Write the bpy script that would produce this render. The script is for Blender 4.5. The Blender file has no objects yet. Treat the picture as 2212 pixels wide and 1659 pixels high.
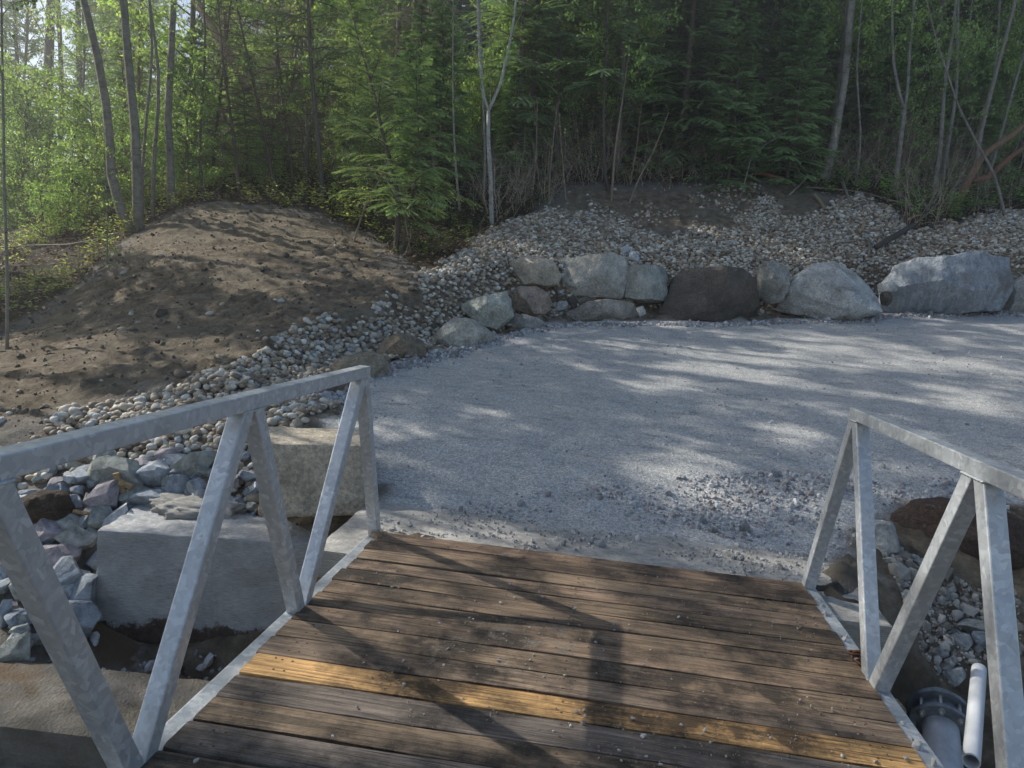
import bpy, math, random
import numpy as np
from mathutils import Vector, Matrix, noise as mnoise
random.seed(7); RNG = np.random.default_rng(11)
S = bpy.context.scene; COL = S.collection
R_ = math.radians

# ------------------------------------------------------------------ camera
CAM = np.array([0.0134, -3.8344, 1.408]); YAW, PITCH, ROLL = -0.1302, 0.1192, 0.0877
FPX = 1536.1
_f = np.array([math.sin(YAW)*math.cos(PITCH), math.cos(YAW)*math.cos(PITCH), -math.sin(PITCH)])
_r = np.array([math.cos(YAW), -math.sin(YAW), 0.0]); _u = np.cross(_r, _f)
CR = _r*math.cos(ROLL)+_u*math.sin(ROLL); CU = -_r*math.sin(ROLL)+_u*math.cos(ROLL); CF = _f
def ray(u, v): return CF + CR*((u-1106)/FPX) + CU*((829.5-v)/FPX)
def P(u, v, D): return CAM + D*ray(u, v)
def depth(p): return float((np.array(p)-CAM)@CF)
def pj(p):
    w = np.array(p)-CAM; z = w@CF
    return 1106+FPX*(w@CR)/z, 829.5-FPX*(w@CU)/z
cam = bpy.data.cameras.new('camera'); co = bpy.data.objects.new('camera', cam); COL.objects.link(co); S.camera = co
M = Matrix.Identity(4)
for i in range(3):
    M[i][0] = CR[i]; M[i][1] = CU[i]; M[i][2] = -CF[i]; M[i][3] = CAM[i]
co.matrix_world = M; cam.sensor_width = 36; cam.lens = 36*FPX/2212; cam.clip_end = 2000; cam.clip_start = .05

# ------------------------------------------------------------------ numpy noise
def _hash(ix, iy, iz, seed):
    h = (ix*374761393 + iy*668265263 + iz*2147483647 + seed*1274126177) & 0xffffffff
    h = ((h ^ (h >> 13))*1274126177) & 0xffffffff
    h = ((h ^ (h >> 16))*2246822519) & 0xffffffff
    return ((h ^ (h >> 15)) & 0xffffff)/float(0xffffff)
def vnoise(p, seed=0):
    p = np.asarray(p, float); i = np.floor(p).astype(np.int64); f = p-i; f = f*f*(3-2*f)
    o = 0
    for dx in (0, 1):
        for dy in (0, 1):
            for dz in (0, 1):
                w = (f[..., 0] if dx else 1-f[..., 0])*(f[..., 1] if dy else 1-f[..., 1])*(f[..., 2] if dz else 1-f[..., 2])
                o = o + w*_hash(i[..., 0]+dx, i[..., 1]+dy, i[..., 2]+dz, seed)
    return o*2-1
def fbm(p, seed=0, oct=4, gain=.5):
    a, s, o = 1., 1., 0
    for k in range(oct):
        o = o+a*vnoise(np.asarray(p)*s, seed+k*17); a *= gain; s *= 2.03
    return o

# ------------------------------------------------------------------ mesh helpers
def mesh(name, V, F, mats, smooth=False, tint=None, w=None, mi=None, sharp=None):
    me = bpy.data.meshes.new(name)
    V = np.asarray(V, np.float32)
    if isinstance(F, np.ndarray): F = [F]
    F = [f for f in F if len(f)]
    me.vertices.add(len(V)); me.vertices.foreach_set('co', V.ravel())
    nl = sum(f.size for f in F); me.loops.add(nl)
    me.loops.foreach_set('vertex_index', np.concatenate([f.ravel() for f in F]).astype(np.int32))
    npoly = sum(len(f) for f in F); me.polygons.add(npoly)
    tot = np.concatenate([np.full(len(f), f.shape[1]) for f in F]).astype(np.int32)
    st = np.concatenate([[0], np.cumsum(tot)[:-1]]).astype(np.int32)
    me.polygons.foreach_set('loop_start', st)
    if smooth: me.polygons.foreach_set('use_smooth', np.ones(npoly, bool))
    else: me.polygons.foreach_set('use_smooth', np.zeros(npoly, bool))
    if mi is not None: me.polygons.foreach_set('material_index', np.asarray(mi, np.int32))
    for nm, a in (('tint', tint), ('zone', w)):
        if a is not None:
            a = np.asarray(a, np.float32)
            if a.shape[1] == 3: a = np.hstack([a, np.ones((len(a), 1), np.float32)])
            at = me.attributes.new(nm, 'FLOAT_COLOR', 'POINT'); at.data.foreach_set('color', a.ravel())
    for m in (mats if isinstance(mats, (list, tuple)) else [mats]): me.materials.append(m)
    me.update(calc_edges=True); me.validate()
    if sharp is not None: me.set_sharp_from_angle(angle=R_(sharp))
    return me
def link(name, me, parent=None, loc=None, label=None, cat=None, group=None, kind=None):
    o = bpy.data.objects.new(name, me); COL.objects.link(o)
    if parent is not None: o.parent = parent
    if loc is not None: o.location = loc
    if label: o['label'] = label
    if cat: o['category'] = cat
    if group: o['group'] = group
    if kind: o['kind'] = kind
    return o
class Acc:
    def __init__(s): s.V = []; s.Q = []; s.T = []; s.C = []; s.n = 0
    def add(s, V, Q=None, T=None, c=None):
        V = np.asarray(V, float).reshape(-1, 3)
        if Q is not None and len(Q): s.Q.append(np.asarray(Q, np.int64)+s.n)
        if T is not None and len(T): s.T.append(np.asarray(T, np.int64)+s.n)
        if c is None: c = (.5, .5, .5)
        c = np.asarray(c, float)
        if c.ndim == 1: c = np.tile(c, (len(V), 1))
        s.C.append(c); s.V.append(V); s.n += len(V)
    def tube(s, pts, rad, k=6, c=None, cap=True):
        pts = np.asarray(pts, float); n = len(pts); rad = np.broadcast_to(np.asarray(rad, float), (n,))
        t = np.gradient(pts, axis=0); t /= np.linalg.norm(t, axis=1)[:, None]+1e-9
        a = np.array([0, 0, 1.]) if abs(t[0][2]) < .9 else np.array([1., 0, 0])
        s1 = np.cross(t, a); s1 /= np.linalg.norm(s1, axis=1)[:, None]+1e-9; s2 = np.cross(t, s1)
        an = np.arange(k)*2*np.pi/k
        V = pts[:, None]+rad[:, None, None]*(np.cos(an)[None, :, None]*s1[:, None]+np.sin(an)[None, :, None]*s2[:, None])
        i = np.arange(n-1)[:, None]*k; j = np.arange(k)[None]; j2 = (j+1) % k
        Q = np.stack([i+j, i+j2, i+k+j2, i+k+j], -1).reshape(-1, 4)
        V = V.reshape(-1, 3); T = None
        if cap:
            V = np.vstack([V, pts[0], pts[-1]]); jj = np.arange(k)
            T = np.vstack([np.stack([np.full(k, n*k), (jj+1) % k, jj], -1), np.stack([np.full(k, n*k+1), (n-1)*k+jj, (n-1)*k+(jj+1) % k], -1)])
        if c is not None and np.ndim(c) == 2 and len(c) == n:
            c = np.repeat(c, k, 0); 
            if cap: c = np.vstack([c, c[0], c[-1]])
        s.add(V, Q, T, c)
    def mesh(s, name, mat, smooth=False, sharp=None):
        F = []
        if s.Q: F.append(np.concatenate(s.Q))
        if s.T: F.append(np.concatenate(s.T))
        return mesh(name, np.concatenate(s.V), F, mat, smooth, tint=np.concatenate(s.C), sharp=sharp)
def spline(pts, n):
    pts = np.asarray(pts, float); m = len(pts)
    if m < 3: 
        t = np.linspace(0, 1, n)[:, None]; return pts[0]*(1-t)+pts[-1]*t
    d = np.concatenate([[0], np.cumsum(np.linalg.norm(np.diff(pts, axis=0), axis=1))]); t = np.linspace(0, d[-1], n*4)
    lin = np.stack([np.interp(t, d, pts[:, k]) for k in range(3)], 1)
    ker = np.ones(2*max(1, n//(m))+1); ker /= ker.sum(); pad = len(ker)//2
    x = np.pad(lin, ((pad, pad), (0, 0)), mode='reflect', reflect_type='odd')
    sm = np.stack([np.convolve(x[:, k], ker, 'valid') for k in range(3)], 1)
    return sm[np.linspace(0, len(sm)-1, n).astype(int)]

# ------------------------------------------------------------------ materials
def mat(name):
    m = bpy.data.materials.new(name); m.use_nodes = True; nt = m.node_tree; b = nt.nodes['Principled BSDF']
    return m, nt, b
class N:
    def __init__(s, nt): s.nt = nt
    def n(s, t, **k):
        x = s.nt.nodes.new(t)
        for a, v in k.items():
            if a.startswith('i_'):
                x.inputs[a[2:].replace('_', ' ')].default_value = v
            else: setattr(x, a, v)
        return x
    def l(s, a, b): s.nt.links.new(a, b)
    def co(s, kind='Object', scale=None, vec=None):
        c = s.n('ShaderNodeTexCoord').outputs[kind]
        if scale is not None:
            m = s.n('ShaderNodeMapping'); s.l(c, m.inputs[0]); m.inputs['Scale'].default_value = scale; return m.outputs[0]
        return c
    def geo(s): return s.n('ShaderNodeNewGeometry').outputs['Position']
    def noise(s, vec, scale, detail=4, rough=.5, dist=0):
        x = s.n('ShaderNodeTexNoise'); s.l(vec, x.inputs['Vector']); x.inputs['Scale'].default_value = scale
        x.inputs['Detail'].default_value = detail; x.inputs['Roughness'].default_value = rough; x.inputs['Distortion'].default_value = dist
        return x.outputs['Fac']
    def vor(s, vec, scale, feat='F1', out='Distance'):
        x = s.n('ShaderNodeTexVoronoi', feature=feat); s.l(vec, x.inputs['Vector']); x.inputs['Scale'].default_value = scale
        return x.outputs[out]
    def ramp(s, f, stops):
        x = s.n('ShaderNodeValToRGB'); e = x.color_ramp.elements
        while len(e) < len(stops): e.new(.5)
        for k, (p, c) in enumerate(stops):
            e[k].position = p; e[k].color = (*c, 1) if len(c) == 3 else c
        s.l(f, x.inputs[0]); return x.outputs[0]
    def mix(s, f, a, b, mode='MIX'):
        x = s.n('ShaderNodeMix', data_type='RGBA', blend_type=mode)
        for sk, v in ((x.inputs[0], f), (x.inputs[6], a), (x.inputs[7], b)):
            if isinstance(v, (int, float)): sk.default_value = v
            elif isinstance(v, tuple): sk.default_value = (*v, 1)
            else: s.l(v, sk)
        return x.outputs[2]
    def math(s, op, a, b=None):
        x = s.n('ShaderNodeMath', operation=op)
        for sk, v in ((x.inputs[0], a), (x.inputs[1], b)):
            if v is None: continue
            if isinstance(v, (int, float)): sk.default_value = v
            else: s.l(v, sk)
        return x.outputs[0]
    def bump(s, h, st=.5, dist=.01, prev=None):
        x = s.n('ShaderNodeBump'); s.l(h, x.inputs['Height']); x.inputs['Strength'].default_value = st; x.inputs['Distance'].default_value = dist
        if prev is not None: s.l(prev, x.inputs['Normal'])
        return x.outputs[0]
    def attr(s, name): return s.n('ShaderNodeAttribute', attribute_name=name).outputs['Color']
def g(v): return (v, v, v)

def ground_mat():
    m, nt, b = mat('ground'); n = N(nt); p = n.geo()
    z = n.n('ShaderNodeSeparateColor'); n.l(n.attr('zone'), z.inputs[0])
    fine = n.noise(p, 90, 4, .7); mid = n.noise(p, 9, 5, .6); big = n.noise(p, .9, 4, .6)
    # crushed gravel dust
    gr = n.ramp(fine, [(.34, (.3, .3, .3)), (.5, (.6, .595, .575)), (.66, (.85, .83, .79))])
    gr = n.mix(.5, gr, n.ramp(n.noise(p, 2.2, 6, .65), [(.35, (.7, .72, .75)), (.62, (1, .99, .96))]), 'MULTIPLY')
    gr = n.mix(n.ramp(mid, [(.5, g(0)), (.72, g(.4))]), gr, (.2, .205, .215))
    gr = n.mix(1., gr, n.ramp(n.noise(p, 42, 3, .8), [(.36, g(.62)), (.6, g(1.15))]), 'MULTIPLY')
    gst = n.n('ShaderNodeMapping'); n.l(p, gst.inputs[0]); gst.inputs['Scale'].default_value = (.7, 3.2, 1); gst.inputs['Rotation'].default_value = (0, 0, -.25)
    gr = n.mix(n.ramp(n.noise(gst.outputs[0], 2.4, 6, .7), [(.55, g(0)), (.68, g(.55))]), gr, (.17, .18, .195))
    gr = n.mix(n.ramp(n.vor(p, 38), [(.08, g(.6)), (.2, g(0))]), gr, (.13, .135, .14))
    # bare soil
    so = n.ramp(n.noise(p, 6, 8, .7), [(.32, (.09, .068, .045)), (.52, (.27, .215, .15)), (.7, (.52, .43, .32))])
    so = n.mix(n.ramp(big, [(.4, g(0)), (.65, g(.5))]), so, (.3, .26, .2))
    # litter
    li = n.ramp(n.noise(p, 22, 6, .75), [(.3, (.012, .009, .006)), (.52, (.035, .023, .014)), (.7, (.085, .052, .03)), (.85, (.16, .11, .07))])
    li = n.mix(n.ramp(n.noise(p, 3, 4, .6), [(.5, g(0)), (.7, g(.5))]), li, (.02, .035, .012))
    # silt / wet sand
    c = n.mix(z.outputs[1], gr, so); c = n.mix(z.outputs[2], c, li)
    # broad darker sand where the alpha-like 4th zone (red) is set
    si = n.ramp(n.noise(p, 3.5, 7, .6), [(.3, (.085, .07, .052)), (.5, (.16, .145, .12)), (.7, (.24, .225, .2))])
    si = n.mix(n.ramp(n.noise(p, 1.7, 3, .5), [(.52, g(0)), (.62, g(.7))]), si, (.15, .095, .05))
    c = n.mix(z.outputs[0], c, si)
    n.l(c, b.inputs['Base Color']); b.inputs['Roughness'].default_value = .92; b.inputs['Specular IOR Level'].default_value = .25
    h = n.math('ADD', n.math('MULTIPLY', n.vor(p, 55), .6), n.math('MULTIPLY', fine, .8))
    bm = n.bump(h, .8, .012); bmp = n.n('ShaderNodeBump'); n.l(n.noise(p, 13, 9, .78), bmp.inputs['Height']); bmp.inputs['Distance'].default_value = .07; n.l(bm, bmp.inputs['Normal']); n.l(n.math('ADD', n.math('MULTIPLY', z.outputs[1], .8), .25), bmp.inputs['Strength']); bm = bmp.outputs[0]
    n.l(bm, b.inputs['Normal']); return m
def stone_mat(name, kind):
    m, nt, b = mat(name); n = N(nt); p = n.co('Object'); t = n.attr('tint')
    if kind == 'cobble':
        v = n.ramp(n.noise(p, 30, 4, .6), [(.3, g(.72)), (.7, g(1.15))])
        c = n.mix(1., t, v, 'MULTIPLY'); n.l(c, b.inputs['Base Color']); b.inputs['Roughness'].default_value = .68
        n.l(n.bump(n.noise(p, 120, 3, .6), .25, .004), b.inputs['Normal']); return m
    if kind == 'riprap':
        v = n.ramp(n.noise(p, 9, 8, .75, .4), [(.3, g(.5)), (.5, g(1.25)), (.7, g(2.))])
        c = n.mix(1., t, v, 'MULTIPLY')
        c = n.mix(n.ramp(n.noise(p, 26, 6, .8, 1.2), [(.54, g(0)), (.64, g(.65))]), c, (.55, .57, .58))
        c = n.mix(n.ramp(n.noise(p, 4, 5, .7, 1), [(.56, g(0)), (.7, g(.5))]), c, (.2, .19, .15))
        n.l(c, b.inputs['Base Color']); b.inputs['Roughness'].default_value = .75
        bm = n.bump(n.noise(p, 18, 7, .75), .9, .03); n.l(n.bump(n.noise(p, 90, 3, .7), .5, .008, bm), b.inputs['Normal']); return m
    v = n.ramp(n.noise(p, 3.6, 10, .78, .7), [(.25, g(.7)), (.48, g(1.35)), (.75, g(2.1))])
    c = n.mix(1., t, v, 'MULTIPLY')
    c = n.mix(.9, c, n.ramp(n.noise(p, 34, 6, .85), [(.36, g(.5)), (.64, g(1.45))]), 'MULTIPLY')
    if kind == 'streaky':
        mp = n.n('ShaderNodeMapping'); n.l(p, mp.inputs[0]); mp.inputs['Rotation'].default_value = (.1, .3, .1); mp.inputs['Scale'].default_value = (3.6, 1.4, 1.)
        c = n.mix(n.ramp(n.noise(mp.outputs[0], 1.5, 9, .78, 2.2), [(.48, g(0)), (.6, g(.7))]), c, (.62, .66, .7))
        c = n.mix(n.ramp(n.noise(p, 1.6, 3, .5), [(.58, g(0)), (.7, g(.6))]), c, (.16, .14, .11))
    else:
        c = n.mix(n.ramp(n.noise(p, 1.9, 4, .6, .8), [(.56, g(0)), (.7, g(.55))]), c, (.16, .125, .09))
        c = n.mix(n.ramp(n.noise(p, 12, 7, .8, 1.5), [(.57, g(0)), (.68, g(.5))]), c, (.5, .49, .46))
        c = n.mix(n.ramp(n.noise(p, 5, 5, .65, .3), [(.6, g(0)), (.72, g(.45))]), c, (.14, .085, .05))
    n.l(c, b.inputs['Base Color']); b.inputs['Roughness'].default_value = .85
    bm = n.bump(n.noise(p, 6, 9, .75, .6), 1., .11); bm = n.bump(n.noise(p, 45, 4, .7), .5, .012, bm)
    cr = n.vor(p, 4.2, 'DISTANCE_TO_EDGE'); n.l(n.bump(n.ramp(cr, [(0, g(0)), (.05, g(1))]), .25, .02, bm), b.inputs['Normal'])
    return m
def concrete_mat(name, rust=True, col=(.58, .58, .575)):
    m, nt, b = mat(name); n = N(nt); p = n.co('Object')
    st = n.co('Object', (5, 5, 55))
    v = n.ramp(n.noise(st, 3.2, 7, .8), [(.35, g(.6)), (.62, g(1.2))])
    v = n.mix(n.ramp(n.vor(p, 24), [(.05, g(.6)), (.12, g(0))]), v, g(.45))
    c = n.mix(1., tuple(col), v, 'MULTIPLY'); c = n.mix(.6, c, n.ramp(n.noise(p, 3, 6, .65), [(.3, g(.6)), (.7, g(1.25))]), 'MULTIPLY')
    if rust:
        sx = n.n('ShaderNodeSeparateXYZ'); n.l(p, sx.inputs[0])
        hgt = n.math('SUBTRACT', .2, sx.outputs[2]); hgt = n.math('MULTIPLY', hgt, 7)
        f = n.math('ADD', hgt, n.math('MULTIPLY', n.math('SUBTRACT', n.noise(p, 9, 6, .7), .5), 2.2))
        c = n.mix(n.ramp(f, [(.35, g(0)), (.55, g(.9))]), c, n.ramp(n.noise(p, 30, 4, .6), [(.35, (.035, .018, .01)), (.65, (.13, .065, .03))]))
        c = n.mix(n.ramp(n.noise(n.co('Object', (6, 6, 1.2)), 1.5, 5, .7), [(.62, g(0)), (.72, g(.5))]), c, (.42, .42, .41))
    n.l(c, b.inputs['Base Color']); b.inputs['Roughness'].default_value = .9
    bm = n.bump(n.noise(st, 3.2, 7, .8), .9, .02); n.l(n.bump(n.noise(p, 60, 4, .7), .5, .006, bm), b.inputs['Normal']); return m
def metal_mat():
    m, nt, b = mat('galvanised_steel'); n = N(nt); p = n.co('Object', (1, 1, 1))
    d = n.n('ShaderNodeVectorMath', operation='ADD'); n.l(p, d.inputs[0])
    ns = n.n('ShaderNodeTexNoise'); n.l(p, ns.inputs[0]); ns.inputs['Scale'].default_value = 18
    sc = n.n('ShaderNodeVectorMath', operation='SCALE'); n.l(ns.outputs['Color'], sc.inputs[0]); sc.inputs['Scale'].default_value = .05; n.l(sc.outputs[0], d.inputs[1])
    vo = n.vor(d.outputs[0], 55, 'F1', 'Color'); hs = n.n('ShaderNodeSeparateColor'); n.l(vo, hs.inputs[0])
    c = n.ramp(hs.outputs[0], [(.0, (.45, .475, .5)), (.5, (.52, .545, .57)), (.85, (.58, .61, .63)), (1, (.66, .69, .71))])
    c = n.mix(n.ramp(n.noise(p, 4, 5, .65), [(.5, g(0)), (.7, g(.45))]), c, (.33, .32, .29))
    c = n.mix(n.ramp(n.noise(p, 70, 3, .6), [(.72, g(0)), (.78, g(.3))]), c, (.7, .7, .7))
    n.l(c, b.inputs['Base Color']); b.inputs['Metallic'].default_value = .45
    n.l(n.ramp(hs.outputs[1], [(0, g(.38)), (1, g(.58))]), b.inputs['Roughness'])
    n.l(n.bump(n.noise(p, 60, 4, .6), .12, .003), b.inputs['Normal']); return m
def wood_mat(name, along='X', weathered=True):
    m, nt, b = mat(name); n = N(nt)
    oi = n.n('ShaderNodeObjectInfo'); c0 = n.n('ShaderNodeTexCoord').outputs['Object']
    off = n.n('ShaderNodeVectorMath', operation='ADD'); n.l(c0, off.inputs[0])
    cmb = n.n('ShaderNodeCombineXYZ'); n.l(n.math('MULTIPLY', oi.outputs['Random'], 40), cmb.inputs[0]); n.l(n.math('MULTIPLY', oi.outputs['Random'], 7), cmb.inputs[1]); n.l(cmb.outputs[0], off.inputs[1])
    mp = n.n('ShaderNodeMapping'); n.l(off.outputs[0], mp.inputs[0]); mp.inputs['Scale'].default_value = {'X': (.5, 14, 14), 'Z': (14, 14, .5), 'Y': (14, .5, 14)}[along]
    v = mp.outputs[0]
    gr = n.noise(v, 3.4, 7, .7, 1.4); base = oi.outputs['Color']
    c = n.mix(1., base, n.ramp(gr, [(.28, g(.55)), (.5, g(2.3)), (.75, g(4.2))]), 'MULTIPLY')
    # knots
    mk = n.n('ShaderNodeMapping'); n.l(off.outputs[0], mk.inputs[0]); mk.inputs['Scale'].default_value = {'X': (1., 3, 3), 'Z': (3, 3, 1.), 'Y': (3, 1., 3)}[along]
    kn = n.vor(mk.outputs[0], 1.6)
    c = n.mix(n.ramp(kn, [(.03, g(.85)), (.09, g(0))]), c, (.03, .017, .01))
    if weathered:
        c = n.mix(n.ramp(n.noise(off.outputs[0], 2.6, 7, .7), [(.44, g(0)), (.6, g(.88))]), c, n.mix(.5, (.03, .022, .017), base, 'MULTIPLY'))
        mg = n.n('ShaderNodeMapping'); n.l(off.outputs[0], mg.inputs[0]); mg.inputs['Scale'].default_value = (.9, 40, 40)
        c = n.mix(n.ramp(n.noise(mg.outputs[0], 2.2, 5, .75, .6), [(.56, g(0)), (.63, g(.8))]), c, (.012, .009, .008))
        c = n.mix(n.ramp(n.noise(mg.outputs[0], 3.1, 4, .7, .3), [(.6, g(0)), (.7, g(.35))]), c, (.3, .24, .17))
        c = n.mix(n.ramp(n.noise(off.outputs[0], 130, 3, .7), [(.62, g(0)), (.7, g(.7))]), c, (.36, .31, .24))
        gp = n.geo()
        dx = n.n('ShaderNodeVectorMath', operation='DISTANCE'); mq = n.n('ShaderNodeMapping'); n.l(gp, mq.inputs[0]); mq.inputs['Scale'].default_value = (.8, 1.5, 1); n.l(mq.outputs[0], dx.inputs[0]); dx.inputs[1].default_value = (-.12, -1.6, 0)
        df = n.math('SUBTRACT', 1.0, n.math('DIVIDE', dx.outputs['Value'], 1.0))
        du = n.math('ADD', n.math('MULTIPLY', df, .16), n.math('MULTIPLY', n.noise(gp, 6.5, 9, .8, .5), .98))
        c = n.mix(n.ramp(du, [(.64, g(0)), (.73, g(.8))]), c, n.ramp(n.noise(gp, 90, 3, .7), [(.35, (.16, .14, .11)), (.65, (.36, .32, .25))]))
    n.l(c, b.inputs['Base Color']); b.inputs['Roughness'].default_value = .72
    bm = n.bump(gr, 1., .02); n.l(n.bump(n.noise(off.outputs[0], 60, 4, .6), .3, .005, bm), b.inputs['Normal']); return m
def plain(name, col, rough=.6, metal=0, ns=12, amt=.5, bump=.3):
    m, nt, b = mat(name); n = N(nt); p = n.co('Object')
    c = n.mix(1., col, n.ramp(n.noise(p, ns, 6, .65), [(.3, g(1-amt)), (.7, g(1+amt*.6))]), 'MULTIPLY')
    n.l(c, b.inputs['Base Color']); b.inputs['Roughness'].default_value = rough; b.inputs['Metallic'].default_value = metal
    n.l(n.bump(n.noise(p, ns*5, 4, .6), bump, .006), b.inputs['Normal']); return m
def leaf_mat(name, trans=.45, rough=.55):
    m, nt, b = mat(name); n = N(nt); t = n.attr('tint'); p = n.geo()
    c = n.mix(1., t, n.ramp(n.noise(p, 1.3, 3, .6), [(.3, g(1.1)), (.7, g(2.6))]), 'MULTIPLY')
    hs = n.n('ShaderNodeHueSaturation'); hs.inputs['Saturation'].default_value = .8; n.l(c, hs.inputs['Color']); c = hs.outputs[0]
    n.l(c, b.inputs['Base Color']); b.inputs['Roughness'].default_value = rough; b.inputs['Specular IOR Level'].default_value = .3
    tr = n.n('ShaderNodeBsdfTranslucent'); n.l(n.mix(1., c, (1.6, 1.5, .8), 'MULTIPLY'), tr.inputs[0])
    mx = n.n('ShaderNodeMixShader'); mx.inputs[0].default_value = trans; n.l(b.outputs[0], mx.inputs[1]); n.l(tr.outputs[0], mx.inputs[2])
    n.l(mx.outputs[0], nt.nodes['Material Output'].inputs[0]); return m
def bark_mat(name, kind):
    m, nt, b = mat(name); n = N(nt); p = n.co('Object'); t = n.attr('tint')
    if kind == 'birch':
        st = n.co('Object', (3, 3, 22))
        c = n.mix(1., t, n.ramp(n.noise(p, 7, 6, .7), [(.3, g(.5)), (.6, g(1.1))]), 'MULTIPLY')
        c = n.mix(n.ramp(n.noise(st, 1.6, 4, .7), [(.58, g(0)), (.66, g(.85))]), c, (.035, .03, .025))
    else:
        st = n.co('Object', (14, 14, 3))
        c = n.mix(1., t, n.ramp(n.noise(st, 2.5, 6, .75), [(.3, g(.4)), (.7, g(1.45))]), 'MULTIPLY')
        c = n.mix(n.ramp(n.noise(p, 2.5, 4, .6), [(.55, g(0)), (.7, g(.4))]), c, (.13, .135, .1))
    n.l(c, b.inputs['Base Color']); b.inputs['Roughness'].default_value = .85
    n.l(n.bump(n.noise(st, 3, 5, .7), .7, .02), b.inputs['Normal']); return m
MG = ground_mat(); MC = stone_mat('cobblestone', 'cobble'); MR = stone_mat('riprap_rock', 'riprap'); MB = stone_mat('boulder_rock', 'b'); MBS = stone_mat('streaked_boulder_rock', 'streaky')
MCON = concrete_mat('cast_concrete'); MSIL = concrete_mat('dusty_concrete', False, (.5, .475, .43)); MLED = concrete_mat('silty_concrete', False, (.1, .088, .07)); MME = metal_mat()
MW = wood_mat('weathered_decking'); MT = wood_mat('sawn_timber', 'X', False)
MRU = plain('rusty_iron', (.16, .075, .04), .8, .3, 25, .6); MPV = plain('white_plastic', (.72, .74, .76), .35, 0, 8, .12, .05)
MPI = plain('grey_coated_pipe', (.5, .53, .57), .45, .15, 10, .25, .15); MFL = plain('flange_steel', (.24, .27, .3), .5, .5, 18, .5); MZN = plain('zinc_bolt', (.55, .55, .52), .35, .8, 30, .3)
MLF = leaf_mat('broad_leaves'); MND = leaf_mat('conifer_needles', .3); MDR = leaf_mat('dry_leaves', .15, .7)
MBK = bark_mat('dark_bark', 'dark'); MBI = bark_mat('pale_bark', 'birch'); MBR = plain('bare_wood', (.5, .33, .17), .7, 0, 14, .45); MPRT = plain('printed_ink', (.08, .1, .14), .6)

# ------------------------------------------------------------------ terrain
def padz(x, y):
    t = np.clip((np.asarray(y, float)-.25)/1.5, 0, 1); return -.045+y*(.1488+.006*x)*t*t*(3-2*t)
CP = []
def cp(*a): CP.append(tuple(float(q) for q in a))
for u, v, D in [(1240, 545, 13.1), (1300, 535, 13.4), (1540, 555, 13.6), (1800, 548, 14.1), (2080, 520, 14.4), (2300, 520, 14.6), (1300, 462, 15.2), (1480, 500, 14.6), (1580, 470, 15.3), (1700, 480, 15.3), (1850, 428, 16.2), (2000, 490, 15.2), (2150, 455, 16.2),
    (1300, 400, 16.5), (1600, 395, 17), (1850, 385, 17.5), (2150, 400, 18), (1100, 400, 16.5), (1106, 250, 22), (1600, 250, 22), (2100, 250, 24), (1106, 60, 32), (1700, 40, 32), (2200, 40, 34),
    (920, 560, 12.4), (800, 480, 14), (600, 435, 15), (600, 300, 22), (400, 415, 16.5), (250, 470, 15.2), (100, 560, 14.5), (0, 640, 13), (0, 500, 20), (200, 400, 23), (-100, 400, 30), (300, 330, 30), (600, 170, 32), (850, 350, 19),
    (-60, 745, 9.3), (0, 705, 10.2), (100, 625, 12.3), (960, 620, 10.4), (1000, 560, 12), (1060, 505, 13.6), (850, 690, 9.1), (720, 730, 8.1), (1000, 680, 9.9), (1080, 640, 10.9), (1150, 560, 12.4), (1180, 480, 14.3),
    (100, 1100, 5.2), (300, 1020, 5.55), (0, 1040, 5.5), (500, 1020, 5.6), (420, 1080, 5.35), (100, 1300, 4.6), (130, 1395, 4.35), (30, 1420, 4.2), (600, 1100, 5.25), (640, 1150, 4.95), (720, 1170, 4.6), (-150, 1200, 5.1), (-150, 1350, 4.5),
    (250, 930, 6), (0, 950, 5.8), (500, 900, 6.2), (620, 880, 6.6), (500, 810, 7), (300, 850, 6.8), (0, 900, 6.3), (-200, 900, 6.3),
    (430, 455, 14), (300, 600, 11), (600, 550, 11.7), (500, 700, 9), (750, 600, 10.6), (820, 560, 11.8), (200, 750, 8), (100, 820, 7.2), (400, 600, 10.8), (650, 480, 13.5), (310, 515, 12.8), (-100, 850, 7.2),
    (1930, 1170, 4.75), (1960, 1300, 4.4), (2030, 1380, 4.15), (2120, 1420, 3.9), (2200, 1330, 4.1), (2100, 1290, 4.4), (2212, 1130, 5.1), (2100, 1130, 5.0)]:
    cp(*P(u, v, D))
for x in np.arange(-4, 13, 1.0):
    for y in np.arange(.9, 11, 1.0):
        u, v = pj((x, y, padz(x, y)))
        # inside the levelled pad
        lim = 8.0+.30*(x+.9) if x > -.9 else 8.0-2.3*(-.9-x)-.3
        if y < lim-.15 and x > -2.9 and not (x < -1.6 and y < 2.2) and not (x > 1.9 and y < 1.0): cp(x, y, padz(x, y))
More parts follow.
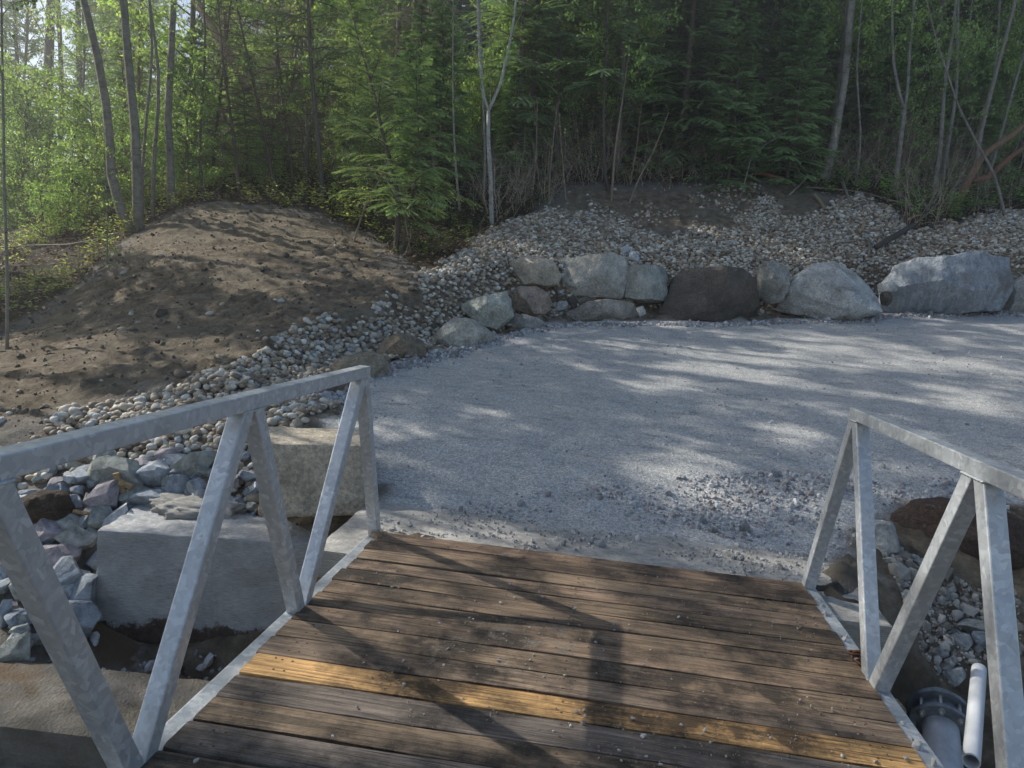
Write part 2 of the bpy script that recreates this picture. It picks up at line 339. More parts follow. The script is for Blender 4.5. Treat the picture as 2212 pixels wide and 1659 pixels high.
for x, y, z in [(-1, .7, .06), (0, .7, .07), (1, .7, .07), (-1, .25, -.1), (0, .25, -.1), (1, .25, -.1), (1.75, -.5, -.9), (1.9, -.2, -.78), (2.2, -.3, -.7), (1.7, -.9, -.95), (-1, -.9, -1.0), (0, -.9, -1.0), (1, -.9, -1.0), (-2, -.5, -1.02), (-3, -.4, -1.02), (-4, -.5, -1.0), (-5, -.3, -.8), (-2, -1.5, -1.3), (-3, -1.5, -1.35), (-5, -1.5, -1.3),
    (0, -2, -1.1), (2, -1, -.85), (2.2, -.5, -.7), (3, -1, -.6), (3.2, -.2, -.3), (4.5, -1, -.3), (-1.75, .3, -1.2), (-1.5, .2, -1.15), (-1.85, .5, -1.2), (-2.2, .35, -1.2), (-2.6, .3, -1.2), (-3.0, .15, -1.18), (-2.0, .55, -1.2), (-2.5, .5, -1.2), (-3.0, .38, -1.15), (-1.7, 1.2, -.3), (-2.2, 1.3, -.3), (-7, -2, -.5), (-8, 1.5, .1), (-12, 0, .2), (-10, 4, .5), (-14, 8, .8),
    (0, -6, -1.6), (-8, -8, -1.6), (8, -6, -1.5), (6, 1, .9), (9, 2, .5), (8, -2, -.3), (14, 6, 1.5), (16, 14, 4.5), (25, 20, 6), (-20, 14, 1.2), (-25, 30, 3), (-10, 45, 11), (10, 50, 16), (30, 45, 16), (-40, 60, 8), (0, 90, 34), (-25, 60, 14), (25, 70, 26), (-60, 0, 0), (50, 0, 0), (0, -60, -2), (60, 90, 22), (-60, 90, 12), (-60, -60, -2), (60, -60, -2), (-30, -8, -.8)]:
    cp(x, y, z)
CPA = np.array(CP); CC = .35**2
def _phi(A, B): return np.sqrt(((A[:, None]-B[None])**2).sum(-1)+CC)
_n = len(CPA); _A = np.zeros((_n+3, _n+3)); _A[:_n, :_n] = _phi(CPA[:, :2], CPA[:, :2])-np.eye(_n)*.06
_A[:_n, _n] = 1; _A[:_n, _n+1:] = CPA[:, :2]; _A[_n, :_n] = 1; _A[_n+1:, :_n] = CPA[:, :2].T
_W = np.linalg.solve(_A, np.concatenate([CPA[:, 2], [0, 0, 0]]))
def zT0(x, y):
    x = np.atleast_1d(np.asarray(x, float)); y = np.atleast_1d(np.asarray(y, float)); XY = np.stack([x.ravel(), y.ravel()], 1); out = np.empty(len(XY))
    for k in range(0, len(XY), 20000):
        q = XY[k:k+20000]; out[k:k+20000] = _phi(q, CPA[:, :2])@_W[:_n]+_W[_n]+q@_W[_n+1:]
    return out.reshape(x.shape)
def hit_pad(u, v):
    d = ray(u, v); t = np.linspace(2.5, 40, 4000); p = CAM+t[:, None]*d; k = np.argmax(p[:, 2] < padz(p[:, 0], p[:, 1])); return p[k]
WALL = np.array([hit_pad(u, v)[:2] for u, v in [(800, 1010), (745, 930), (680, 880), (730, 830), (800, 795), (925, 768), (1090, 722), (1200, 697), (1440, 693), (1700, 690), (1940, 676), (2205, 672)]]+[(16, 13.2)])
PAD = np.vstack([[(-1.3, .1)], WALL, [(16, 2.8)], [hit_pad(u, v)[:2] for u, v in [(2205, 1085), (2000, 1110), (1880, 1145)]], [(1.35, .1)]])
def inpoly(X, Y, poly):
    c = np.zeros(X.shape, bool); n = len(poly)
    for i in range(n):
        x0, y0 = poly[i]; x1, y1 = poly[i-1]
        c ^= ((y0 > Y) != (y1 > Y)) & (X < (x1-x0)*(Y-y0)/(y1-y0+1e-12)+x0)
    return c
def segdist(x, y, poly):
    d = np.full(x.shape, 1e9)
    for (x0, y0), (x1, y1) in zip(poly[:-1], poly[1:]):
        ex, ey = x1-x0, y1-y0; t = np.clip(((x-x0)*ex+(y-y0)*ey)/(ex*ex+ey*ey), 0, 1); d = np.minimum(d, np.hypot(x-x0-t*ex, y-y0-t*ey))
    return d
def sst(a, b, x): t = np.clip((x-a)/(b-a), 0, 1); return t*t*(3-2*t)
def zT(x, y):
    x = np.atleast_1d(np.asarray(x, float)); y = np.atleast_1d(np.asarray(y, float)); z = zT0(x, y)
    ins = inpoly(x, y, PAD); d1 = np.where(ins, 0, segdist(x, y, WALL[2:])); d2 = np.where(ins, 0, segdist(x, y, WALL[:3])); d3 = np.where(ins, 0, segdist(x, y, PAD[-5:]))
    w = np.minimum(np.minimum(sst(.4, 1.1, d1), sst(0, .5, d2)), sst(0, .9, d3))
    w = np.where((y < 0) & ~ins, 1, w); return padz(x, np.maximum(y, -.1))*(1-w)+z*w
def hit(u, v, dmin=2.5, dmax=45):
    d = ray(u, v); t = np.linspace(dmin, dmax, 500); p = CAM+t[:, None]*d
    h = p[:, 2]-zT(p[:, 0], p[:, 1]); k = np.argmax(h < 0)
    if h[k] >= 0: return None
    if k == 0: return p[0]
    a = h[k-1]/(h[k-1]-h[k]); return p[k-1]*(1-a)+p[k]*a
def W2(pts): return np.array([hit(u, v)[:2] for u, v in pts])
SOIL = np.vstack([W2([(0, 950), (120, 900), (300, 845), (400, 812), (520, 765), (660, 712), (760, 680), (850, 650), (895, 615), (865, 560), (770, 500), (650, 455), (500, 442), (400, 452), (305, 500), (215, 590), (110, 655), (0, 735)]), [(-9.5, 3.6), (-9, .6)]])
SOIL2 = W2([(1160, 470), (1220, 400), (1330, 400), (1450, 410), (1560, 390), (1680, 380), (1760, 420), (1840, 430), (1780, 500), (1700, 500), (1640, 500), (1560, 510), (1440, 505), (1300, 480)])
COB = W2([(0, 955), (120, 905), (300, 862), (400, 822), (520, 780), (680, 708), (830, 668), (900, 622), (950, 570), (1020, 520), (1100, 480), (1190, 452), (1290, 462), (1400, 500), (1500, 508), (1570, 492), (1620, 432), (1665, 420), (1690, 470), (1740, 478), (1790, 436), (1880, 428), (1935, 470), (1960, 500), (2060, 495), (2130, 462), (2211, 452)])
COB = np.vstack([COB, [(10.5, 14), (10.5, 11.2)], W2([(2205, 640), (1940, 650), (1700, 668), (1440, 672), (1200, 685), (1080, 712), (920, 760), (800, 790), (690, 850), (690, 900), (640, 1000), (600, 1120), (440, 1100), (330, 1120), (200, 1040), (0, 1040)])])
xs = np.unique(np.round(np.concatenate([np.arange(-60, -10, 2.5), np.arange(-10, -5, .2), np.arange(-5, 8.5, .055), np.arange(8.5, 14, .3), np.arange(14, 60, 2.5), [-300, -150, -90, 90, 150, 300]]), 4))
ys = np.unique(np.round(np.concatenate([np.arange(-60, -3, 3), np.arange(-3, 0, .07), np.arange(0, 12, .06), np.arange(12, 20, .2), np.arange(20, 90, 2.5), [-300, -120, 120, 200, 350]]), 4))
X, Y = np.meshgrid(xs, ys)
Z = zT(np.clip(X, -60, 60), np.clip(Y, -60, 90))
m_pad = inpoly(X, Y, PAD); m_soil = inpoly(X, Y, SOIL) | inpoly(X, Y, SOIL2)
# soft membership by jittered polygons
def soft(poly, X, Y, r=.16, n=14):
    o = np.zeros(X.shape); rg = np.random.default_rng(3)
    jx = fbm(np.stack([X*2.2, Y*2.2, X*0], -1), 5, 3)*.18; jy = fbm(np.stack([X*2.2, Y*2.2, X*0+9], -1), 6, 3)*.18
    for k in range(n):
        a = rg.uniform(0, 6.28); q = r*math.sqrt(rg.uniform()); o += inpoly(X+jx+q*math.cos(a), Y+jy+q*math.sin(a), poly)
    return o/n
near = (X > -12) & (X < 15) & (Y > -3) & (Y < 22)
w_pad = np.where(near, soft(PAD, X, Y, .08), m_pad.astype(float)); w_soil = np.maximum(soft(SOIL, X, Y, .3), soft(SOIL2, X, Y, .3))*(1-w_pad)
w_soil = np.clip(w_soil+(segdist(X, Y, WALL) < 1.5)*(1-w_pad), 0, 1)
w_cob = soft(COB, X, Y, .1)*(1-w_pad)
silt = ((Y < 1.0) & (X < 1.6) & (X > -7)).astype(float)*(1-w_pad); right = ((Y < 2.2) & (X >= 1.2) & (X < 12)).astype(float)*(1-w_pad)
w_soil = np.clip(w_soil+w_cob, 0, 1); w_lit = np.clip(1-w_pad-w_soil-silt-right, 0, 1)
w_lit = np.where((Y < -3.2), 0, w_lit)
# relief
n3 = lambda s, k, o=5, gn=.5: fbm(np.stack([X*s, Y*s, X*0], -1), k, o, gn)
Z = Z+w_pad*(n3(1.1, 1, 3)*.012+n3(7, 2, 3, .6)*.006+np.maximum(0, n3(2.5, 77, 3))*.02*(Y < 2.5))
cl = n3(5, 3, 5, .62); rid = 1-np.abs(n3(1.6, 21, 4, .55))
flowx = fbm(np.stack([X*1.1+Y*.9, (Y-X*.45)*5.5, X*0], -1), 31, 4, .6)
Z = Z+w_soil*(1-w_cob*.8)*(cl*.018+np.clip(cl-.3, 0, 1)*.035+flowx*.03)+w_lit*n3(1.3, 4, 5)*.07+w_lit*n3(8, 8, 3)*.02
Z = Z+(silt+right)*(1-w_soil)*(n3(3, 9, 5, .55)*.03+right*np.clip(n3(9, 12, 4, .7), 0, 1)*.04)
nx, ny = len(xs), len(ys); V = np.stack([X, Y, Z], -1).reshape(-1, 3)
idx = np.arange(nx*ny).reshape(ny, nx); Fq = np.stack([idx[:-1, :-1], idx[:-1, 1:], idx[1:, 1:], idx[1:, :-1]], -1).reshape(-1, 4)
zone = np.stack([silt*.999*(1-w_soil), np.clip(w_soil+right, 0, 1), w_lit], -1).reshape(-1, 3)
fx = X[:-1, :-1].ravel(); fy = Y[:-1, :-1].ravel()
cls = np.where(w_pad[:-1, :-1].ravel() > .5, 0, np.where(silt[:-1, :-1].ravel()+right[:-1, :-1].ravel() > .5, 1, np.where((w_soil[:-1, :-1].ravel() > .5), 2, 3)))
for k, nm in enumerate(['gravel_ground', 'silt_ground', 'soil_ground', 'forest_floor']):
    F = Fq[cls == k]; used, inv = np.unique(F, return_inverse=True)
    link(nm, mesh(nm, V[used], inv.reshape(-1, 4), MG, True, w=zone[used]), kind='structure')
from mathutils.bvhtree import BVHTree
_gx = lambda x: np.interp(x, xs, np.arange(nx)); _gy = lambda y: np.interp(y, ys, np.arange(ny))
def zS(x, y):
    "height of the finished surface"
    x = np.atleast_1d(np.asarray(x, float)); y = np.atleast_1d(np.asarray(y, float))
    i = np.clip(_gx(x), 0, nx-1.001); j = np.clip(_gy(y), 0, ny-1.001); a = i.astype(int); b = j.astype(int); fa = i-a; fb = j-b
    return Z[b, a]*(1-fa)*(1-fb)+Z[b, a+1]*fa*(1-fb)+Z[b+1, a]*(1-fa)*fb+Z[b+1, a+1]*fa*fb
def wS(W, x, y):
    i = np.clip(np.round(_gx(x)).astype(int), 0, nx-1); j = np.clip(np.round(_gy(y)).astype(int), 0, ny-1); return W[j, i]

# ------------------------------------------------------------------ rocks
import bmesh
_ico = {}
def ico(s):
    if s not in _ico:
        bm = bmesh.new(); bmesh.ops.create_icosphere(bm, subdivisions=s, radius=1)
        _ico[s] = (np.array([v.co[:] for v in bm.verts]), np.array([[v.index for v in f.verts] for f in bm.faces])); bm.free()
    return _ico[s]
def rock(seed, sub=3, k=2.6, cuts=8, cmin=.62, rough=.08, fine=.0):
    "unit rock filling the box -1..1"
    d, F = ico(sub); rg = np.random.default_rng(seed); p = d/((np.abs(d)**k).sum(1)**(1/k))[:, None]
    for _ in range(cuts):
        n = rg.normal(size=3); n /= np.linalg.norm(n); c = rg.uniform(cmin, .95); s = p@n; o = s > c; p[o] -= (s[o]-c)[:, None]*n*.96
    p = p*(1+rough*fbm(p*1.6+seed*3.1, seed, 3))[:, None]
    if fine: p = p*(1+fine*fbm(p*7+seed, seed+5, 3, .6))[:, None]
    lo, hi = p.min(0), p.max(0); return (p-(lo+hi)/2)/((hi-lo)/2), F
def sil_rock(name, poly, D, dep, seed, tint, m=3.2, mtl=None, cuts=13, label=None, cat='boulder', group=None, sub=6, rough=.045, back=0, parent=None, tilt=0):
    "a boulder with a given outline; dep = half depth"
    poly = np.array(poly, float); c = (poly.max(0)+poly.min(0))/2; ang = np.arctan2(-(poly[:, 1]-c[1]), poly[:, 0]-c[0]); q = (poly-c)*[1, -1]
    d, F = ico(sub); a = np.arctan2(d[:, 1], d[:, 0]); ca, sa = np.cos(a), np.sin(a)
    rr = np.zeros(len(d)); n = len(q)
    for i in range(n):   # ray against the outline
        A, B = q[i-1], q[i]; e = B-A; den = ca*e[1]-sa*e[0]; den = np.where(np.abs(den) < 1e-9, 1e-9, den)
        t = (A[0]*e[1]-A[1]*e[0])/den; s = (A[0]*sa-A[1]*ca)/den
        ok = (t > 0) & (s >= -1e-6) & (s <= 1+1e-6); rr = np.where(ok, np.maximum(rr, t), rr)
    rr = rr*D/FPX; t = d[:, 2]; pr = (1-np.abs(t)**m)**(1/m)
    p = np.stack([rr*pr*ca, rr*pr*sa, -t*dep], 1)
    rg = np.random.default_rng(seed); sz = np.array([rr.max(), rr.max(), dep])
    for _ in range(cuts):
        nn = np.array([rg.normal()*.75, rg.normal()*.6+.1, -1.]); nn /= np.linalg.norm(nn); s_ = p@nn; cth = rg.uniform(.62, .88)*s_.max(); o = s_ > cth; p[o] -= (s_[o]-cth)[:, None]*nn*.9
    for ax_i, hw in ((0, (q[:, 0].max()-q[:, 0].min())/2*D/FPX), (1, (q[:, 1].max()-q[:, 1].min())/2*D/FPX)):
        lo_, hi_ = p[:, ax_i].min(), p[:, ax_i].max(); p[:, ax_i] = (p[:, ax_i]-(lo_+hi_)/2)*(2*hw/(hi_-lo_))
    sc = rr.max(); nz = fbm(p/sc*1.7+seed, seed, 4, .55); nf = fbm(p/sc*8+seed, seed+3, 3, .6)
    nh = fbm(p/sc*22+seed, seed+4, 3, .6); p = p*(1+rough*nz+rough*.5*nf+rough*.16*nh)[:, None]; p[:, 2] += t*0+rough*.8*nz*sc
    if tilt: p[:, 1] += 0
    ctr = P(c[0], c[1], D)+CF*(dep*.55+back)
    Vw = p[:, :1]*CR+p[:, 1:2]*CU+p[:, 2:3]*CF
    tc = np.tile(tint, (len(Vw), 1))*(1+.25*fbm(p/sc*2.5+seed*2, seed+9, 3))[:, None]
    me = mesh(name, Vw, F, mtl or MB, True, tint=tc, sharp=24)
    return link(name, me, parent, tuple(ctr), label, cat, group)
WG = 'boulders of the retaining wall behind the gravel pad'
def w_(name_pts, D, dep, seed, tint, label, **k):
    return sil_rock('boulder', name_pts, D, dep, seed, tint, label=label, group=WG, **k)
tan = (.46, .4, .315); gry = (.46, .455, .43); grn = (.4, .405, .36); drk = (.115, .098, .08); blu = (.26, .29, .32)
w_([(1100, 562), (1125, 550), (1165, 549), (1200, 565), (1213, 590), (1208, 610), (1180, 616), (1125, 614), (1102, 600)], 11.9, .38, 1, tan, 'tan oval boulder at the upper left end of the stacked wall, above a reddish one')
w_([(1205, 546), (1240, 552), (1290, 545), (1330, 540), (1360, 550), (1360, 600), (1345, 640), (1300, 640), (1235, 636), (1204, 645), (1196, 625), (1212, 585)], 12.35, .42, 2, (.44, .42, .37), 'large angular tan grey boulder with dark stained right side, topmost in the stacked wall', m=4, cuts=14)
w_([(1358, 572), (1380, 570), (1448, 573), (1450, 600), (1443, 648), (1400, 650), (1352, 640), (1352, 600)], 12.3, .38, 3, (.36, .37, .335), 'square grey green boulder with flat top, left of the big dark brown boulder', m=5)
w_([(1470, 588), (1488, 573), (1560, 572), (1610, 576), (1640, 600), (1655, 640), (1660, 690), (1600, 693), (1540, 698), (1436, 692), (1434, 672), (1450, 635)], 12.0, .62, 4, drk, 'big dark brown dome shaped boulder at the middle of the wall', m=3)
w_([(1662, 562), (1690, 561), (1715, 580), (1714, 610), (1697, 650), (1670, 654), (1655, 640), (1648, 600), (1650, 575)], 12.3, .32, 5, (.32, .315, .285), 'narrow upright grey boulder wedged between the dark brown and the rounded grey boulder')
w_([(1712, 655), (1725, 620), (1745, 585), (1780, 558), (1835, 555), (1880, 580), (1910, 610), (1922, 640), (1918, 672), (1850, 690), (1790, 688), (1704, 662)], 12.1, .62, 6, (.47, .475, .46), 'big rounded pale grey boulder like a dome, left of the streaked one', m=3, cuts=9)
w_([(1906, 610), (1935, 607), (1943, 618), (1940, 629), (1910, 630)], 12.4, .15, 7, gry, 'small grey stone wedged at the left shoulder of the blue grey streaked boulder', sub=3)
w_([(1912, 630), (1930, 630), (1934, 648), (1926, 659), (1913, 656)], 12.4, .15, 8, drk, 'small brown stone at the left foot of the blue grey streaked boulder', sub=3)
w_([(1945, 640), (1950, 600), (1980, 560), (2010, 550), (2070, 547), (2110, 537), (2140, 536), (2160, 548), (2200, 552), (2203, 600), (2197, 668), (2120, 672), (2000, 672), (1942, 665)], 12.4, .6, 9, blu, 'big blue grey boulder with white streaks, near the right end of the wall', m=4, mtl=MBS)
w_([(2203, 610), (2240, 590), (2300, 590), (2330, 640), (2310, 680), (2205, 668)], 12.8, .45, 10, gry, 'grey boulder cut off by the right picture edge')
w_([(1098, 630), (1120, 616), (1160, 614), (1188, 630), (1194, 655), (1180, 675), (1150, 680), (1112, 666)], 11.5, .36, 11, (.37, .29, .23), 'reddish tan oval boulder below the tan one at the left end of the wall')
w_([(988, 660), (1010, 645), (1060, 635), (1090, 624), (1104, 640), (1109, 680), (1072, 712), (1040, 700), (1010, 680)], 10.5, .38, 12, (.43, .44, .38), 'pale greenish grey slanted boulder resting on the row left of the reddish one')
w_([(920, 765), (925, 735), (950, 705), (980, 683), (1020, 686), (1050, 705), (1072, 728), (1040, 745), (980, 758)], 9.6, .42, 13, (.46, .44, .38), 'triangular grey tan boulder at the gravel edge, next to the left end of the wall')
w_([(1077, 716), (1090, 695), (1130, 676), (1165, 686), (1185, 700), (1150, 712), (1100, 722)], 11.0, .25, 14, (.36, .35, .32), 'low pale grey boulder half buried under the reddish one', sub=4)
w_([(1190, 695), (1200, 680), (1240, 668), (1270, 650), (1310, 644), (1370, 652), (1388, 685), (1380, 698), (1320, 694), (1240, 700)], 12.0, .35, 15, (.37, .34, .3), 'low pale boulder with jagged top, bottom course under the topmost angular one')
w_([(1196, 658), (1210, 648), (1228, 650), (1228, 668), (1200, 672)], 12.2, .13, 16, gry, 'small grey stone wedged above the low pale jagged boulder', sub=3)
w_([(1228, 640), (1245, 638), (1248, 662), (1234, 668)], 12.25, .12, 17, drk, 'small brown stone wedged under the topmost angular boulder', sub=3)
w_([(1248, 642), (1272, 637), (1276, 648), (1250, 656)], 12.3, .12, 18, (.2, .17, .12), 'flat olive stone wedged under the topmost angular boulder', sub=3)
w_([(1376, 665), (1390, 660), (1397, 676), (1384, 684)], 11.9, .1, 19, (.5, .5, .5), 'small whitish stone at the right tip of the low pale jagged boulder', sub=3)
w_([(1342, 532), (1358, 529), (1364, 542), (1346, 546)], 12.7, .1, 20, (.42, .47, .52), 'small pale blue stone lying above the topmost angular boulder', sub=3)
w_([(1360, 545), (1372, 540), (1384, 555), (1380, 565), (1362, 558)], 12.6, .1, 21, (.5, .54, .58), 'small white blue stone just above the square grey green boulder', sub=3)
w_([(803, 796), (806, 750), (825, 728), (870, 717), (905, 733), (918, 768), (900, 782), (850, 790)], 8.5, .42, 22, (.28, .225, .165), 'brown grey boulder in the arc, next left of the triangular one')
w_([(690, 830), (700, 795), (735, 768), (790, 756), (822, 766), (828, 815), (780, 830)], 7.6, .42, 23, (.33, .28, .21), 'long low tan boulder in the arc, seen just above the end of the left handrail', m=3)
w_([(640, 870), (655, 838), (700, 820), (745, 815), (735, 845), (690, 878), (655, 885)], 6.9, .3, 24, (.22, .165, .115), 'brown boulder nearest the gangway in the arc, seen under the left handrail', m=3)
# other large rocks
sil_rock('boulder', [(1990, 1165), (2010, 1140), (2060, 1105), (2120, 1090), (2200, 1110), (2290, 1150), (2330, 1230), (2250, 1275), (2180, 1272), (2100, 1240), (2050, 1200)], 4.55, .4, 31, (.085, .055, .04), label='large dark brown boulder behind the right handrail', m=3, rough=.05)
sil_rock('rock', [(1888, 1150), (1905, 1134), (1935, 1131), (1955, 1150), (1968, 1172), (1945, 1195), (1912, 1200), (1892, 1188)], 4.5, .14, 32, (.42, .425, .41), label='white angular rock on the gravel right of the gangway end', cat='rock', m=3.5, cuts=14, mtl=MR, rough=.08, sub=5)

# rip-rap heap
RG = 'broken rocks of the riprap heap left of the concrete block'
bl = (.26, .29, .32); pk = (.31, .275, .29); gn = (.31, .325, .29); wh = (.45, .47, .49); br = (.075, .05, .032)
SH = 'blue grey broken rock lying among the larger pieces of the riprap heap'
RIP = [(353, 325, 512, 435, bl, 'dark blue grey rock alone at the top left of the riprap heap'), (510, 245, 630, 330, gn, 'flat green grey rock at the back edge of the riprap heap'),
 (500, 268, 808, 425, gn, 'largest long green grey rock at the top of the riprap heap, behind the wood scrap'), (855, 222, 1003, 295, pk, 'purple tinted rock at the topmost point of the riprap heap'),
 (915, 262, 1030, 345, bl, None), (940, 248, 1170, 395, gn, 'broad pale green rock at the upper right of the heap, left of the handrail brace'), (722, 302, 918, 450, bl, 'white veined blue rock right of the wood scrap'),
 (915, 375, 1030, 500, bl, None), (1000, 395, 1115, 545, bl, 'upright blue rock just left of the long handrail brace'), (1030, 310, 1165, 400, gn, None), (745, 455, 960, 562, bl, 'wide dark blue rock right behind the concrete block'),
 (665, 425, 810, 522, gn, 'green grey rock directly below the wood scrap'), (450, 405, 645, 568, pk, 'large pinkish rock left of the T shaped wood scrap'), (275, 415, 385, 482, bl, None), (385, 432, 455, 492, bl, None), (0, 505, 137, 614, gn, 'flat striped green rock at the left edge of the photo'),
 (118, 450, 228, 500, bl, None), (75, 500, 245, 640, bl, None), (390, 490, 455, 562, bl, None), (322, 588, 478, 692, gn, 'tan green rock just right of the dark brown rock'),
 (460, 550, 584, 708, (.27, .29, .27), 'upright layered grey rock touching the left end of the block top'), (578, 530, 712, 700, wh, 'palest white blue rock leaning on the corner of the concrete block'), (195, 615, 348, 757, pk, 'purple pink pointed rock below the dark brown rock'), (340, 655, 520, 798, (.3, .3, .28), 'smooth light grey rock in front of the upright layered one'),
 (25, 620, 130, 685, bl, None), (90, 695, 182, 818, gn, None), (160, 735, 248, 842, bl, None), (240, 752, 428, 885, pk, 'purple grey rock above the big blue rock beside the block'), (210, 832, 442, 1032, bl, 'big blue rock left of the upper part of the block'),
 (335, 925, 539, 1132, bl, 'big dark blue rock touching the left face edge of the block'), (322, 1070, 540, 1285, bl, 'lowest big blue rock against the lower left of the block'), (135, 810, 198, 892, bl, None), (-20, 1240, 165, 1405, gn, 'lowest green grey rock at the left edge, behind the near brace'),
 (250, 1030, 345, 1145, bl, None), (488, 1225, 545, 1305, wh, 'small white rock at the bottom corner of the concrete block'), (1285, 345, 1415, 428, bl, 'blue grey rock seen between the two crossing braces'), (1335, 430, 1412, 512, bl, None), (-20, 1060, 60, 1210, bl, None), (60, 1130, 150, 1235, gn, None), (180, 865, 245, 965, bl, None), (1300, 240, 1370, 300, bl, None),
 (950, 490, 1010, 550, bl, None), (700, 525, 760, 575, bl, None), (-60, 640, 30, 760, bl, None), (30, 760, 100, 850, bl, None), (240, 985, 300, 1040, gn, None), (430, 690, 480, 760, bl, None), (0, 850, 80, 960, bl, None), (50, 960, 150, 1060, bl, None), (-70, 960, 10, 1060, gn, None), (500, 860, 545, 960, bl, None), (150, 1230, 230, 1310, bl, None), (240, 1300, 320, 1360, bl, None)]
def on_ground(u0, v0, u1, v1, kdep=.8):
    uc = (u0+u1)/2; h = hit(uc, v1-.25*(v1-v0)); D = depth(h); w = (u1-u0)*D/FPX; dp = w*kdep
    return uc, D, w, (v1-v0)*D/FPX, dp
def place_rock(name, px, seed, tint, label, cat, group, mtl, k=3.5, cuts=18, cmin=.38, rough=.025, sub=4, fine=.012, kdep=.8, smooth=True):
    u0, v0, u1, v1 = px; uc, D, w, h, dp = on_ground(u0, v0, u1, v1, kdep)
    p, F = rock(seed, sub, k, cuts, cmin, rough, fine); a = random.uniform(-.25, .25)
    Vw = p[:, :1]*CR*w/2+p[:, 1:2]*CU*h/2+p[:, 2:3]*CF*dp/2
    c = np.tile(tint, (len(p), 1))*(1+.3*fbm(p*2+seed, seed+2, 3))[:, None]*(np.random.default_rng(seed).uniform(.85, 1.15))
    return link(name, mesh(name, Vw, F, mtl, smooth, tint=c, sharp=18), None, tuple(P(uc, (v0+v1)/2, D+dp*.05)), label, cat, group)
for i, (a, b_, c, d, t, lab) in enumerate(RIP):
    ex, ey = (c-a)*.06, (d-b_)*.06; px = ((a-ex)*.3968, 877.8+(b_-ey)*.3968, (c+ex)*.3968, 877.8+(d+ey)*.3968)
    place_rock('broken_rock', px, 100+i, t, lab or SH, 'rock', RG, MR, sub=5, smooth=False)
place_rock('rock', (118*.3968, 877.8+458*.3968, 392*.3968, 877.8+682*.3968), 180, br, 'dark brown pitted rock lying in the blue riprap heap', 'rock', None, MB, k=2.4, cuts=6, cmin=.75, rough=.12)
def scatter(poly, step, rg, jit=.45, off=(0, 0)):
    lo, hi = poly.min(0), poly.max(0); gx = np.arange(lo[0]+off[0], hi[0], step); gy = np.arange(lo[1]+off[1], hi[1], step*.87)
    A, B = np.meshgrid(gx, gy); A = A+(np.arange(len(gy)) % 2)[:, None]*step/2; A = A+rg.uniform(-jit, jit, A.shape)*step; B = B+rg.uniform(-jit, jit, B.shape)*step
    return A.ravel(), B.ravel()
HP = W2([(0, 1040), (200, 1005), (560, 1015), (650, 1070), (560, 1115), (420, 1090), (225, 1180), (210, 1410), (0, 1440)]); rgh = np.random.default_rng(77); cnt = 0
hx, hy = scatter(HP, .15, rgh, .35)
for x_, y_ in zip(hx, hy):
    if not inpoly(np.array([x_]), np.array([y_]), HP)[0] or cnt > 70: continue
    zz = float(zT(x_, y_)[0]); p_, F_ = rock(900+cnt, 4, 3.5, 16, .4, .03, .012); sz_ = rgh.uniform(.05, .1)*np.array([1, .8, .65])
    t_ = np.array([bl, bl, gn, pk, wh][cnt % 5])*rgh.uniform(.8, 1.2); me_ = mesh('broken_rock', p_*sz_, F_, MR, False, tint=np.tile(t_, (len(p_), 1)))
    o = link('broken_rock', me_, None, (x_, y_, zz+.03), SH, 'rock', RG); o.rotation_euler = tuple(rgh.uniform(-.6, .6, 2))+(rgh.uniform(0, 6.28),); cnt += 1
# rocks at the right
for i, (px, t, lab) in enumerate([((2068, 1338, 2135, 1375), (.27, .28, .26), 'largest flat grey rock on the rubble slope above the flanged pipe'), ((2055, 1370, 2100, 1412), (.24, .25, .24), 'rounded grey rock just below the largest flat one above the pipe'), ((2095, 1362, 2140, 1400), bl, 'blue grey rock right of the rounded one above the pipe'),
    ((2035, 1440, 2085, 1480), (.28, .3, .3), 'pale angular rock touching the top of the white plastic tube'), ((2000, 1400, 2045, 1430), (.2, .22, .23), 'grey rock on the rubble left of the white plastic tube'), ((1960, 1200, 1990, 1220), (.3, .3, .28), 'small pale rock right of the concrete ledge end')]):
    place_rock('rock', px, 200+i, t, lab, 'rock', 'loose rocks right of the gangway', MR, sub=3)

# ------------------------------------------------------------------ cobbles
def cob_tint(rg, n):
    pal = np.array([(.52, .48, .4), (.42, .36, .27), (.3, .245, .175), (.2, .155, .11), (.36, .35, .32), (.62, .6, .54), (.26, .2, .14), (.33, .35, .36), (.13, .105, .08), (.17, .14, .1)])
    w = np.array([.12, .14, .15, .14, .1, .08, .12, .04, .05, .06]); c = pal[rg.choice(len(pal), n, p=w/w.sum())]; return np.clip(c**.9*1.2, 0, .85)*rg.uniform(.75, 1.15, (n, 1))
cb = []
for layer, (step, dz, r0) in enumerate([(.068, .004, .038), (.078, .03, .036)]):
    rg = np.random.default_rng(40+layer); ax, ay = scatter(COB, step, rg)
    k = wS(w_cob, ax, ay) > rg.uniform(.15, .95, len(ax))
    k &= ~((ax > -3.5) & (ax < -.9) & (ay < 1.2)) | (layer == 0)
    ax, ay = ax[k], ay[k]; az = zS(ax, ay)+dz+fbm(np.stack([ax*2, ay*2, ax*0], -1), 8, 2)*.02
    cb.append(np.stack([ax, ay, az, r0*rg.lognormal(0, .24, len(ax))], 1))
